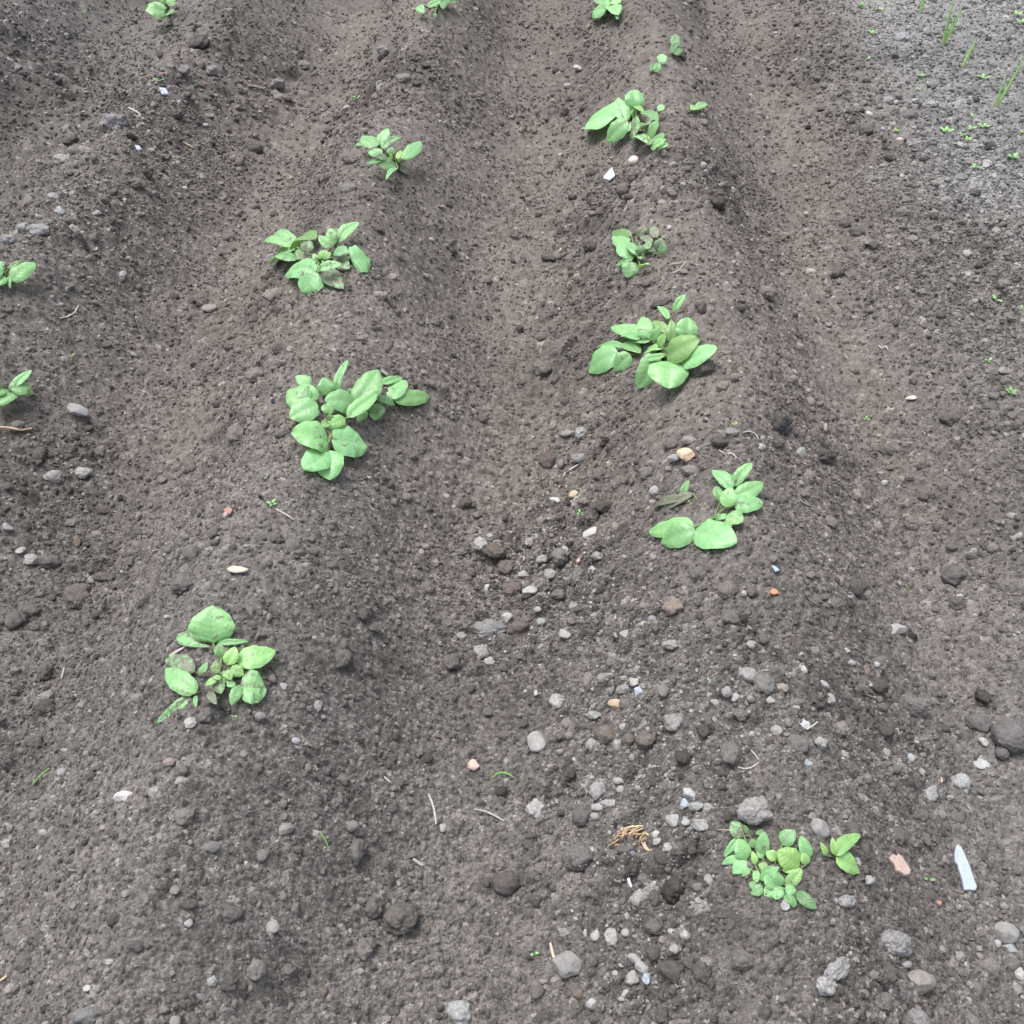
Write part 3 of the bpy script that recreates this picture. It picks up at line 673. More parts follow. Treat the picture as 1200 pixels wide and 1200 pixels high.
def ringof(x0, y0, s, pts): return [(x0 + x / s, y0 + y / s) for x, y in pts]
slab('slate_shard', ringof(1000, 960, 6, [(722,198),(740,215),(765,270),(800,350),(835,455),(852,500),(840,524),(800,520),(762,522),(745,440),(725,380),(718,345),(696,325),(694,265),(706,212)]), (.38,.43,.49), 'long pale blue pointed shard lying on the lower right slope', 'shard', 5, 4)
slab('stone_shard', ringof(1000, 960, 6, [(235,300),(262,268),(290,285),(300,265),(330,290),(355,330),(388,385),(380,412),(345,418),(315,395),(285,385),(275,345)]), (.55,.42,.36), 'salmon pink jagged shard left of the long pale blue one', 'shard', 6, 4)
slab('slate_shard', ringof(670, 90, 7.5, [(350,826),(378,900),(330,935),(272,915)]), (.60,.64,.74), 'white blue triangular shard above the middle furrow below a plant', 'shard', 2.5, 2)
slab('dry_leaf_scrap', ringof(0, 400, 3, [(800,815),(822,804),(850,806),(880,816),(862,826),(830,829),(812,824)]), (.42,.38,.32), 'small buff dried leaf scrap above the lower left plant', 'leaf scrap', 1.5, 3)
slab('slate_shard', ringof(0, 0, 3, [(560,320),(585,322),(596,342),(572,344)]), (.42,.46,.62), 'blue chip on the upper left ridge by a weed seedling', 'shard', 2, 2)
slab('slate_shard', ringof(0, 0, 3, [(477,523),(492,524),(502,536),(486,541)]), (.50,.53,.66), 'small bluish white chip below the large crusty clod upper left', 'shard', 2, 2)
slab('slate_shard', ringof(800, 400, 3, [(308,800),(322,803),(338,818),(322,823)]), (.36,.42,.58), 'tiny blue chip on the right ridge near the orange leaf scrap', 'shard', 2, 2)
slab('leaf_scrap', ringof(800, 400, 3, [(302,892),(315,882),(326,888),(334,900),(318,906),(306,902)]), (.45,.22,.12), 'tiny orange brown leaf scrap on the right ridge', 'leaf scrap', 1.5, 3)
slab('brick_chip', ringof(0, 400, 3, [(790,602),(812,596),(822,606),(812,620),(795,616)]), (.34,.19,.155), 'reddish chip on the left ridge near an uprooted weed', 'chip', 4, 2)
slab('stick_chip', ringof(540, 600, 6.667, [(965,338),(985,355),(915,425),(897,412)]), (.48,.35,.29), 'pinkish wood stick lying in the pebbly furrow patch', 'stick', 4, 3)
slab('stick_chip', ringof(400, 800, 3, [(258,627),(292,652),(284,657),(250,634)]), (.33,.32,.30), 'short grey flat stick left of the very dark brown clod', 'stick', 3, 3)
slab('stone_chip', ringof(680, 940, 8, [(430,742),(455,735),(482,822),(465,832)]), (.52,.56,.62), 'small white rectangular chip under the root tangle', 'chip', 5, 3)
slab('stone_chip', ringof(800, 400, 3, [(492,302),(504,300),(502,326),(492,324)]), (.42,.35,.27), 'small tan chip on the right slope right of the large round dark clod', 'chip', 3, 2)
slab('stone_chip', ringof(300, 400, 5.4545, [(795,208),(810,204),(850,236),(840,242)]), (.42,.36,.33), 'pinkish sliver behind the right leaves of the biggest left plant', 'chip', 3, 2)

# ------------------------------------------------------------------ thin dry stalks and roots
def tube(pts, rad, colr, n=6):
    P = [np.asarray(p, float) for p in pts]
    V = []; Fc = []
    for i, p in enumerate(P):
        t = P[min(i + 1, len(P) - 1)] - P[max(i - 1, 0)]; t /= max(np.linalg.norm(t), 1e-9)
        a = np.cross(t, [0.1, .2, 1]); a /= max(np.linalg.norm(a), 1e-9); b = np.cross(t, a)
        r = rad[i] if isinstance(rad, (list, tuple, np.ndarray)) else rad
        for k in range(n):
            th = 2 * math.pi * k / n; V.append(p + (a * math.cos(th) + b * math.sin(th)) * r)
    for i in range(len(P) - 1):
        for k in range(n):
            Fc += [i * n + k, i * n + (k + 1) % n, (i + 1) * n + (k + 1) % n, (i + 1) * n + k]
    return np.array(V), Fc, np.tile(np.array(colr, F32), (len(V), 1))
def merge(parts):
    V = []; Fc = []; Cc = []; o = 0
    for v, f, c in parts:
        V.append(v); Fc += [q + o for q in f]; Cc.append(c); o += len(v)
    return np.concatenate(V), Fc, np.concatenate(Cc)
def stalk(name, pts, wpx, colr, label, cat, hpx=2.5, arch=0):
    c = at(*pts[0]); m = mpp(c)
    # smooth curve through the pixels
    Q = []
    for i in range(len(pts) - 1):
        for k in range(5):
            t = k / 5; Q.append((pts[i][0] * (1 - t) + pts[i + 1][0] * t, pts[i][1] * (1 - t) + pts[i + 1][1] * t))
    Q.append(pts[-1])
    for _ in range(2): Q = [Q[0]] + [((Q[i-1][0] + 2 * Q[i][0] + Q[i+1][0]) / 4, (Q[i-1][1] + 2 * Q[i][1] + Q[i+1][1]) / 4) for i in range(1, len(Q) - 1)] + [Q[-1]]
    P = [at(x, y, m * (hpx + arch * math.sin(math.pi * i / (len(Q) - 1))) + .003) for i, (x, y) in enumerate(Q)]
    R = [wpx * m / 2 * (.55 + .45 * math.sin(math.pi * min(i + 1, len(Q) - i) / len(Q))) for i in range(len(Q))]
    v, f, cc = tube(P, R, colr)
    me = newmesh(name, v - c, f, 4, cc); o = link(name, me, M_STRAW, None, label, cat, 'dry stalks and roots on the soil'); o.location = Vector(c); return o
ST = (.50,.40,.29); GR = (.36,.35,.34)
STALKS = [
 ([(-4,500),(14,502),(25,504),(37,502)], 3.4, ST, 'tan straw piece below the plant at the left edge', 'straw'),
 ([(151,126),(158,130),(165,134)], 2, (.5,.47,.42), 'pale straw splinter on the upper left ridge above the crusty clod', 'straw'),
 ([(199,158),(212,165),(226,173)], 1.6, ST, 'thin tan stalk right of the crusty clod', 'straw'),
 ([(198,177),(204,185),(210,195)], 1.6, GR, 'thin pale stalk below the thin tan one', 'straw'),
 ([(70,373),(80,371),(88,366),(92,358)], 1.8, (.48,.42,.36), 'curved pale rootlet on the left slope', 'root'),
 ([(502,930),(507,942),(510,955),(511,966)], 3.0, (.38,.38,.39), 'grey dry grass blade at the bottom between ridges', 'straw'),
 ([(556,948),(570,951),(582,957),(592,963)], 2.4, (.34,.34,.34), 'grey curved dry blade right of the grey upright one', 'straw'),
 ([(645,1105),(647,1115),(651,1127)], 4.0, (.50,.42,.33), 'tan crooked root beside the grey wedge shaped stone', 'root'),
 ([(719,1129),(715,1138),(711,1146)], 1.8, (.55,.40,.24), 'orange straw left of the lower pebble string', 'straw'),
 ([(708,1155),(716,1150),(724,1145)], 2.4, (.45,.44,.42), 'pale rootlet under the orange straw', 'root'),
 ([(290,100),(298,101),(309,104)], 3.0, (.50,.43,.33), 'pale tan husk left of the grey crusty furrow clod', 'straw'),
 ([(870,507),(878,505),(886,509),(889,515)], 1.8, (.46,.44,.42), 'white rootlet arching over the grey stones of the crest', 'root'),
 ([(842,527),(850,532),(858,531),(863,536)], 1.6, (.50,.46,.40), 'pale rootlet in front of the dark oval crest clod', 'root'),
 ([(633,543),(637,535),(639,527),(637,521)], 1.6, (.25,.15,.12), 'brown rootlet standing in the middle furrow', 'root'),
 ([(660,558),(664,552),(672,548),(683,541)], 2.0, (.48,.46,.44), 'white rootlet on the right side of the middle furrow', 'root'),
 ([(-3,1151),(4,1147),(9,1143)], 3, (.55,.42,.30), 'orange tan straw cut by the left edge near the bottom', 'straw'),
 ([(199,769),(207,764),(217,758)], 3.6, (.50,.42,.40), 'pinkish straw stub at the left side of the lower left plant', 'straw'),
 ([(865,899),(873,901),(882,899),(890,893)], 1.5, (.45,.43,.41), 'curved white rootlet under the crest heap', 'root'),
 ([(880,879),(885,884),(889,890)], 1.5, (.42,.40,.38), 'short white rootlet above the curved one', 'root'),
 ([(945,855),(952,851),(958,846)], 2.6, (.42,.41,.39), 'pale straw stub pointing right from the bright white stone', 'straw'),
 ([(936,583),(941,589),(948,592),(956,594)], 1.5, (.32,.29,.27), 'thin grey root on the flank right of the two leaf plant', 'root'),
 ([(1029,404),(1033,408),(1038,405),(1041,410)], 1.5, (.45,.43,.41), 'small pale curl of root on the upper right slope', 'root'),
 ([(1065,170),(1074,168),(1082,165)], 1.6, (.33,.31,.30), 'thin grey twig at the border of the light bed', 'twig'),
 ([(72,795),(74,788),(75,782)], 1.8, (.42,.38,.36), 'pale upright straw on the left slope', 'straw'),
 ([(450,910),(454,914),(459,918)], 3, (.40,.38,.35), 'pale husk piece above the grey upright blade', 'straw'),
 ([(1101,908),(1103,912),(1104,917)], 2.4, (.55,.43,.30), 'orange tan splinter left of the knobbly whitish lump', 'straw'),
 ([(784,310),(793,309),(799,307)], 1.3, (.40,.37,.34), 'pale rootlet under the half buried plant on the right', 'root'),
 ([(788,320),(796,317),(804,306)], 1.3, (.42,.39,.36), 'longer pale rootlet right of the half buried plant', 'root'),
 ([(946,700),(952,706),(962,710)], 2.6, (.17,.155,.145), 'dark bark strip on the right ridge flank', 'twig'),
 ([(734,944),(742,948),(744,953)], 1.8, (.5,.46,.42), 'small pale root hook above the root tangle', 'root'),
 ([(795,1028),(800,1024),(808,1028)], 1.4, (.45,.42,.36), 'fine pale root left of the lower right plant', 'root'),
 ([(1000,807),(1010,812),(1025,818)], 2.8, (.19,.178,.17), 'dark flat twig on the right slope above the rounded clod', 'twig'),
 ([(840,972),(850,973),(862,972)], 1.6, (.30,.25,.21), 'thin brown root left above the lower right plant', 'root'),
]
for s in STALKS: stalk('straw' if s[4] in ('straw',) else s[4], *s)

# dried root tangle
def tangle():
    r = random.Random(5)
    parts = []
    c0 = at(738, 985); m = mpp(c0)
    def T(X, Y, h): return at(680 + X / 8, 940 + Y / 8, h * m)
    def strand(p0, p1, bend, w, colr, h=5):
        P = []
        for i in range(9):
            t = i / 8; x = p0[0] * (1 - t) + p1[0] * t + bend[0] * math.sin(math.pi * t) + r.uniform(-4, 4); y = p0[1] * (1 - t) + p1[1] * t + bend[1] * math.sin(math.pi * t) + r.uniform(-4, 4)
            P.append(T(x, y, h + 3 * math.sin(math.pi * t)))
        parts.append(tube(P, [w * m * (1 - .5 * abs(2 * i / 8 - 1)) for i in range(9)], colr))
    for k in range(70):
        t = r.random(); x = 300 + 300 * t; y = 370 - 90 * math.sin(math.pi * t * .9) + r.uniform(-45, 30)
        a = math.radians(35 + r.uniform(-35, 35)); L = r.uniform(40, 130)
        q = r.uniform(.62, 1.1); cr = (.50 * q, .37 * q, (.235 + r.uniform(-.02, .03)) * q)
        strand((x - L / 2 * math.cos(a), y + L / 2 * math.sin(a)), (x + L / 2 * math.cos(a), y - L / 2 * math.sin(a)), (r.uniform(-14, 14), r.uniform(-14, 14)), r.uniform(.45, .9), cr, r.uniform(2, 9))
    strand((250, 190), (310, 258), (5, 0), .9, (.46, .37, .27)); strand((560, 330), (745, 420), (-20, 70), 1.6, (.50, .40, .29), 4); strand((595, 350), (640, 440), (0, 20), 1.4, (.48, .38, .27), 4)
    strand((270, 350), (390, 400), (-20, 20), 1.2, (.42, .29, .20), 4); strand((400, 230), (370, 290), (0, 0), 1.0, (.5, .45, .38)); strand((580, 290), (640, 330), (20, -10), 1.4, (.40, .38, .24), 5)
    strand((400, 300), (585, 225), (-30, -25), 1.4, (.55, .45, .28), 8); strand((280, 330), (330, 380), (0, 10), 1.0, (.44, .32, .23), 4)
    v, f, cc = merge(parts)
    me = newmesh('root_tangle', v - c0, f, 4, cc); o = link('root_tangle', me, M_STRAW, None, 'dried tan tangle of roots lying among pebbles', 'root tangle'); o.location = Vector(c0)
tangle()
# ------------------------------------------------------------------ plants
def leaf_mesh(B, T, Wd, Nn, hw, rnd, arch=.10, fold=.22, dirt=0, tint=1, yel=0, nu=18, nv=10, dirtside=None):
    """one leaf blade from B to T; Wd unit width direction, Nn unit normal, hw half width"""
    B = np.array(B); T = np.array(T); L = np.linalg.norm(T - B)
    V = []; UV = []; C = []
    r = rnd.random(6)
    um = .40 + .06 * (r[0] - .5)
    for i in range(nu + 1):
        t = i / nu
        # ovate outline: full towards the base, short pointed tip
        if t < um: w = math.sqrt(max(0, 1 - ((um - t) / um) ** 2.1))
        else:
            q = (t - um) / (1 - um); w = (1 - q ** 1.9) ** (.62 + .24 * r[5])
        w = max(w, .02)
        side = (r[1] - .5) * .12 * L * math.sin(math.pi * t)
        P = B + (T - B) * t + Nn * (arch * L * math.sin(math.pi * t ** .9)) + Wd * side
        for j in range(nv + 1):
            s = j / nv * 2 - 1
            e = 1 + .03 * math.sin(t * 21 + r[2] * 6) * abs(s)
            x = s * hw * w * e
            lat = ((t - abs(s) * .21) * 6.5) % 1
            quilt = (math.sin(math.pi * lat) ** .8 - .5) * .009 * hw * 2 * (1 - abs(s) * .5) * min(1, 3 * (1 - abs(2 * t - 1)))
            z = fold * abs(x) * (1 - .45 * abs(s)) - .22 * hw * abs(s) ** 3 * w + quilt + .07 * hw * math.sin(t * 9 + r[3] * 6 + (2 if s > 0 else 0)) * s * s + .022 * hw * math.sin(t * 23 + r[2] * 9 + s * 3) * abs(s)
            V.append(P + Wd * x + Nn * z)
            UV.append((t, (s + 1) / 2))
            d = dirt * (1.15 - .35 * t)
            if dirt > 0: d = min(d + .12 * (r[4] - .5), 1)
            C.append((d + .10 * max(0, 1 - abs(s) * 2.5) * (1 - t), tint * (1.06 - .16 * (1 - abs(s)) * (1 - t)), yel))
    Fc = []
    for i in range(nu):
        for j in range(nv):
            a = i * (nv + 1) + j; Fc += [a, a + 1, a + nv + 2, a + nv + 1]
    return np.array(V), Fc, np.array(C, F32), np.array(UV, F32)

PLANT_N = [0]
def plant(x0, y0, s, cen, leaves, label, seed, htop=26, group='young potato plants on the ridges', name='potato_plant', cat='potato plant'):
    """leaves: (base x, base y, tip x, tip y, width[, dirt[, tint[, yellow[, extra height]]]]) in crop coordinates"""
    rnd = np.random.default_rng(seed)
    cx, cy = x0 + cen[0] / s, y0 + cen[1] / s
    O = at(cx, cy); m = mpp(O)
    root = link(name, None, None, None, label, cat, group); root.empty_display_size = .03; root.location = Vector(O)
    stems = []; leaves = list(leaves); n = len(leaves)
    if n > 9:      # small young leaves crowding the heart of the plant
        for k in range(7):
            a = rnd.uniform(0, 6.283); q = rnd.uniform(.5, 4.5) * s; L = rnd.uniform(7, 13) * s * (.7 if s > 6.9 else 1)
            bx = cen[0] + math.cos(a) * q; by = cen[1] - math.sin(a) * q * .6
            leaves.insert(0, (bx, by, bx + math.cos(a) * L, by - math.sin(a) * L * .65, L * rnd.uniform(.45, .62), rnd.uniform(.1, .5), rnd.uniform(.6, .9), rnd.uniform(.2, .8), -6))
    for i, lf in enumerate(leaves):
        bx, by, tx, ty, w = lf[:5]
        dirt = lf[5] if len(lf) > 5 else .16
        if seed in (4, 7, 8, 10): dirt = min(1, dirt + .04)
        tint = lf[6] if len(lf) > 6 else 1.0
        yel = lf[7] if len(lf) > 7 else .15
        ex = lf[8] if len(lf) > 8 else 0
        B2 = (x0 + bx / s, y0 + by / s); T2 = (x0 + tx / s, y0 + ty / s); wpx = w / s
        lpx = math.hypot(T2[0] - B2[0], T2[1] - B2[1])
        dist = math.hypot(B2[0] - cx, B2[1] - cy)
        hb = max(5, htop * .75 - dist * .28) * rnd.uniform(.8, 1.2) + ex
        upf = (B2[1] - T2[1])
        if dirt > .55: hb = max(3, hb * .45)
        ht = hb + (.55 * upf if upf > 0 else .30 * upf) + rnd.uniform(-2, 3)
        ht = max(ht, 6.5); hb = max(hb, 6)
        B = at(*B2, hb * m); T = at(*T2, ht * m)
        mid = (B + T) / 2; M_ = T - B; L = np.linalg.norm(M_); M_ /= L
        tocam = CAM - mid; tocam /= np.linalg.norm(tocam)
        Nn = np.array([0, 0, .85]) + tocam * .6 + rnd.normal(size=3) * .13
        Nn -= M_ * (Nn @ M_); Nn /= np.linalg.norm(Nn)
        Wd = np.cross(M_, Nn)
        p0 = proj(mid); p1 = proj(mid + Wd * .004); md = np.array([T2[0] - B2[0], T2[1] - B2[1]]) / max(lpx, 1e-6)
        dv = (p1 - p0)[:2]; perp = abs(dv[0] * md[1] - dv[1] * md[0]) / .004
        perp = max(perp, .45 / m)
        hw = wpx * 1.13 / 2 / perp
        aspect = wpx / max(lpx, 1)
        narrow = aspect < .38
        V, Fc, C, UV = leaf_mesh(B, T, Wd, Nn, hw, rnd, arch=rnd.uniform(.05, .13), fold=rnd.uniform(.15, .4) if not narrow else .7,
                                 dirt=min(1, dirt), tint=tint * rnd.uniform(.80, 1.12), yel=np.clip(yel + rnd.uniform(-.1, .1), 0, 1))
        me = newmesh('leaf', V - O, Fc, 4, C, uv=UV)
        lab = None
        if dirt >= .45: lab = 'leaf dusted with soil'
        lo = link('leaf', me, M_LEAF, root, lab)
        # petiole back to the crown
        c0 = O + np.array([rnd.uniform(-3, 3) * m, rnd.uniform(-3, 3) * m, -3 * m])
        far = dist > 26
        if far: c0 = at(B2[0] * .75 + cx * .25, B2[1] * .75 + cy * .25 + 3, -3 * m)
        mp = (c0 + B) / 2 + np.array([0, 0, .25 * np.linalg.norm(B - c0)]) * .4
        pts = [c0 * (1 - t) ** 2 + mp * 2 * t * (1 - t) + B * t * t for t in np.linspace(0, 1, 6)]
        cp = (.16, .26, .09) if rnd.random() < .6 else (.20, .16, .12)
        tb = (tube(pts, [m * (2.0 - .9 * t) * (.7 if wpx < 12 else 1) for t in np.linspace(0, 1, 6)], cp))
        if far: link('leaf_stalk', newmesh('leaf_stalk', tb[0] - O, tb[1], 4, tb[2]), M_STEM, lo)
        else: stems.append(tb)
    if not stems: return root
    v, f, cc = merge(stems)
    link('stem', newmesh('stem', v - O, f, 4, cc), M_STEM, root)
    return root

D = .5
plant(300, 400, 5.4545, (480, 520), [
 (345,385,197,318,155),(395,400,218,492,140),(345,285,252,222,75,.1,.9),(392,372,292,272,85,.15),(465,345,432,228,100),(500,310,588,118,44),(515,315,548,205,48,.1,.75),
 (780,400,755,508,95,.05,.55),(600,320,592,298,30),(640,400,440,372,130),(640,395,780,180,150),(585,490,772,335,85),(860,370,962,252,90),(875,375,1112,350,95,.02,1,.4),
 (805,275,935,232,45),(785,365,888,408,45),(465,650,222,585,160,.15),(482,625,712,672,170,.15),(455,705,300,815,150,.1),(465,695,470,888,175,.1),(572,495,445,552,75,.05,1,.4),(440,400,478,468,75,.1,.9,.4),(700,440,650,520,60,.1,.5)],
 'biggest potato plant of the left ridge, above the uprooted weed', 1, 34)
plant(670, 340, 6, (620, 430), [
 (690,370,700,205,70,.05,.75,.6),(690,300,570,215,60,.05,.75,.6),(335,450,118,572,150,.02,1.05),(412,450,300,568,110),(395,412,175,402,32),(485,335,275,262,95),(480,345,345,322,45),(540,335,492,190,110),(560,350,628,258,62),
 (455,352,548,362,50,.1,.9),(375,365,485,445,85,.1,.85),(590,445,460,688,150,.05,.7),(682,500,685,695,255,.0,1.12,.1,3),(800,345,822,190,140),(770,520,1028,405,115,.0,1.05),(668,470,900,345,150,.0,.85,.6,3),
 (655,460,485,482,45),(530,430,645,408,45,.1,1,.4),(680,205,600,112,42),(720,150,800,30,50,.1),(610,400,660,300,50,.1,.8,.5)],
 'largest potato plant on the right ridge, with a broad pale front leaf', 2, 32)
plant(740, 530, 6.667, (640, 520), [
 (488,585,135,622,135,.05),(500,610,230,712,175,.02),(500,610,825,700,215,.02),(700,370,655,265,70,.05,.8),(790,285,630,140,95),(800,265,945,85,85),(808,345,1030,235,120,.02,.85,.3),(795,415,1030,392,125),
 (740,430,780,275,115,.02,1,.35,3),(750,485,868,545,115,.02,.95,.4),(745,500,650,512,42),(735,535,775,595,60),(425,360,170,428,55,.75),(480,320,290,438,60,.8),(390,345,450,215,52,.35)],
 'potato plant with two large paired front leaves and an upright tuft behind', 3, 26)
plant(160, 690, 6.316, (620, 660), [
 (475,400,310,335,125,.4),(570,400,565,122,300,.12),(545,428,375,430,22,.1,.8),(605,400,832,388,42),(630,510,605,405,80,.1,.6),(665,560,735,430,95,.12,1,.5),(740,545,1030,463,150,.03,1,.3),
 (430,615,215,522,115,.45),(440,772,212,590,150,.12),(405,785,150,990,75,.3),(765,740,962,745,225,.25,1.0,.15),(775,720,700,862,80),(725,690,668,722,62),(690,590,795,638,85,.1,1,.5),(660,605,702,672,70,.1,1,.5),
 (572,640,590,530,55,.4,.9,.5),(600,680,628,775,92,.5),(595,665,510,712,42,.2,1,.5),(630,665,565,650,34,.2,1,.5),(455,645,525,545,50,.3),(440,790,440,882,32,.2),(540,755,592,855,60,.6)],
 'dusty potato plant in the lower left, small inner leaves around a dark hole', 4, 24)
plant(830, 940, 6, (400, 560), [
 (250,238,160,138,100,.5,.8),(290,225,250,160,32,.1,.6),(215,250,110,385,52,.2,.9),(350,195,370,232,55,.2,.7),(330,320,305,255,55,.1,.6),(265,405,208,255,105,.1),(222,392,95,435,55,.2),(262,400,170,500,95,.1),(290,465,240,520,50,.1),
 (330,440,310,345,42,.05,1,.7),(385,380,400,205,88,.25),(380,395,345,330,45),(340,480,330,572,52,.1),(365,545,500,455,62,.1,.7),(500,495,365,485,85,.05,.6),(700,400,650,235,82,.1,.85),(520,300,612,200,110,.2,.9),(480,400,405,350,70,.02,1,.5),
 (645,440,482,345,150,.02,.9,.7,3),(640,455,520,480,75,.02,1,.6,2),(500,595,482,490,80),(465,600,395,520,80),(548,582,658,470,85,.02,1,.6),(470,600,392,655,95),(505,590,470,685,80),(538,612,618,620,75,.05,.85),(380,590,302,650,70,.15,.8),
 (335,590,285,570,50,.1,.8),(620,630,765,750,80,.05,.55),(605,742,590,655,42,.1,.7),(420,460,350,440,55,.05,.9,.6),(540,650,600,720,60,.1,.6),(690,440,660,350,60,.05,1,.6)],
 'low dense potato plant of many small yellowish green leaves nearest the bottom right', 5, 15)
plant(830, 940, 6, (890, 400), [(893,375,1068,228,95,.02,1,.6),(888,370,872,245,42,.02,1,.7),(900,385,1062,492,115,.02,1,.5),(830,375,788,278,36,.1,1,.7)],
 'small side shoot with two yellow green leaves right of the low dense plant', 6, 20)
plant(300, 240, 7.5, (570, 470), [
 (352,370,190,320,135,.25),(350,385,530,290,95,.1,.55,.5),(440,425,475,315,105,.45),(335,400,135,545,60,.2),(350,485,245,475,85,.25),(405,485,390,392,85,.4,1,.4),(530,590,260,615,150,.15),(545,600,400,765,215,.12),
 (558,600,770,742,140,.62),(690,465,822,560,115,.55),(835,480,1000,478,215,.08),(690,400,812,420,95,.05,.6),(668,380,555,270,85,.25),(695,340,648,205,105,.25),(720,325,905,155,95,.12),(545,565,755,520,75,.25,1,.15,4),(545,480,500,430,40,.3,1,.5),
 (560,480,572,400,42,.2,1,.5),(640,445,580,400,34,.2,1,.5),(600,480,660,420,50,.2,1,.5)],
 'potato plant of soil speckled leaves, third from the front on the left ridge', 7, 26)
plant(400, 130, 10, (620, 600), [
 (430,412,160,405,80,.2),(430,412,240,290,140,.15),(440,415,545,205,120,.1),(480,445,705,315,75,.35),(600,510,575,420,105,.1,.55),(480,495,318,480,90,.3),(585,575,280,630,42,.2),(560,560,380,530,80,.5),(632,630,440,650,150,.1,.5),
 (662,670,522,808,50,.2),(680,665,820,735,75,.7),(650,565,702,462,55,.05,1,.9),(600,565,560,500,42,.1,1,.8),(720,570,925,355,140,.05),(765,572,840,540,45,.1,1,.5),(690,600,640,520,50,.1,1,.8)],
 'potato plant with dusty folded leaves and yellowish core, fourth on the left ridge', 8, 26)
plant(670, 90, 7.5, (560, 440), [
 (395,345,150,390,175,0,1.08),(470,395,410,180,120),(535,310,430,330,110,.1,.9),(495,390,308,570,140,.03,.95),(565,280,542,112,150,.05),(560,260,640,320,40,.05,.8,.8),(520,495,600,405,115,.5),(620,310,752,400,75,.15,.65),(620,460,700,400,75,.4,.8),
 (668,530,770,400,78,.15,.85),(585,525,690,590,72,.45),(680,565,800,540,72,.25,.8),(705,645,830,550,48,.2),(765,625,848,600,42,.15),(790,300,772,240,62,.35),(505,400,500,480,60,.05,.9)],
 'potato plant with one broad bright leaf and buried leaves, far up the right ridge', 9, 30)
plant(690, 250, 10, (560, 480), [
 (500,260,265,225,100,.1,.6,.5),(440,395,290,260,170,.05,.9),(480,525,370,350,160,.05,.9),(590,490,440,340,95,.1),(525,525,315,612,60,.05),(495,565,460,755,185,.05,.75),(610,642,722,602,42,.2,1,.5),(610,470,590,370,110,.1,.5),(560,370,600,330,90,.7),
 (562,272,662,148,85,.55),(800,285,735,145,115,.6),(745,345,598,268,85,.7),(735,390,635,375,80,.4),(800,445,860,290,130,.5,.7),(820,470,910,370,80,.1,.45)],
 'half buried potato plant on the right ridge with clods resting on its leaves', 10, 20)
plant(0, 290, 10, (60, 320), [(135,395,412,180,185,0,1.05),(110,250,245,150,48,.45),(118,320,120,480,46,.05),(60,190,-60,215,60),(40,300,-150,250,140),(50,330,-80,450,130)],
 'potato plant cut by the left edge with one smooth bright leaf', 11, 24)
plant(0, 420, 10, (60, 380), [(110,360,370,135,90,.02,1),(120,360,365,330,165,.03,.8),(110,362,410,412,46,.02,1),(165,390,-50,555,170,.2),(20,360,-180,240,150,.05),(30,350,-60,440,120)],
 'potato plant cut by the left edge with a folded veined leaf', 12, 24)
plant(140, 0, 12, (670, 150), [(640,165,360,150,180,0,1.02),(650,130,390,58,70,.05,.9),(645,225,742,185,95,.1,.65),(680,75,820,40,42,.1,1,.5),(700,70,690,-70,75),(650,60,560,-50,62),(720,40,840,-60,70)],
 'potato plant at the top left cut by the upper edge', 13, 22)
plant(460, 0, 10, (500, 90), [(300,68,372,150,95,.05,.9),(410,85,565,5,65,.02,1,.3),(590,-10,590,108,90,.05,.6),(610,0,730,10,70,0,1.05),(500,150,496,215,40,.1,.75),(560,0,480,-90,80),(620,-10,700,-90,80)],
 'potato plant at the top centre cut by the upper edge', 14, 22)
plant(660, 0, 6, (320, 50), [(312,62,208,88,95,.02),(315,55,385,105,75,.02,.95),(310,25,245,-5,60),(325,25,405,12,42,.05,1,.5),(330,10,330,-50,62),(375,85,382,138,32,.1,.8)],
 'potato plant at the top right of centre cut by the upper edge', 15, 18)
plant(660, 0, 6, (670, 470), [(668,435,728,395,65,.1,1),(655,440,615,502,38,.1,.5),(648,508,675,440,52,.1,.8)],
 'tiny potato sprout with a round pale leaf, top of the right ridge', 16, 10, 'small potato sprouts breaking through')
plant(660, 0, 6, (795, 370), [(792,325,788,240,62,.25,.65),(760,378,840,315,32,.1,.45),(790,388,835,345,45,.1,.6)],
 'tiny dark green sprout farthest up the right ridge', 17, 10, 'small potato sprouts breaking through')
plant(660, 0, 6, (935, 760), [(935,755,900,775,50,.05,.95,.5),(945,760,1000,722,52,.02,1.05,.2)],
 'tiny pale two leaved sprout right of the plant with one broad bright leaf', 18, 8, 'small potato sprouts breaking through')

# ------------------------------------------------------------------ onion shoots on the light bed
def onion(bx, by, blades, label, seed):
    O = at(bx, by); m = mpp(O)
    root = link('onion_shoot', None, None, None, label, 'onion shoot', 'onion shoots in a row on the light bed'); root.location = Vector(O); root.empty_display_size = .02
    for tx, ty, w, bend in blades:
        dx = (tx - bx) * m; hh = (by - ty) * m / math.cos(PITCH) * .80
        side = RIGHT * dx
        P = []; R = []
        for i in range(10):
            t = i / 9
            p = O + side * (t ** 1.2) + RIGHT * bend * m * math.sin(math.pi * t) + np.array([0, 0, hh * t - .004 * (1 - t)]) + np.array([0, .02 * t * t, 0])
            P.append(p); R.append(max(w * m / 2 * (1 - t) ** .45, .0002))
        v, f, cc = tube(P, R, (.20, .46, .10), 8)
        tt = np.repeat(np.arange(10) / 9, 8)[:, None]
        cc = cc * tt ** .3 + np.array([[.42, .50, .26]]) * (1 - tt ** .3)
        link('leaf_blade', newmesh('leaf_blade', v - O, f, 4, cc), M_STEM, root)
onion(1078, 17, [(1079, -12, 3.2, 0), (1076, -4, 2.4, 0)], 'onion shoot cut by the upper edge, farthest of the onion row', 1)
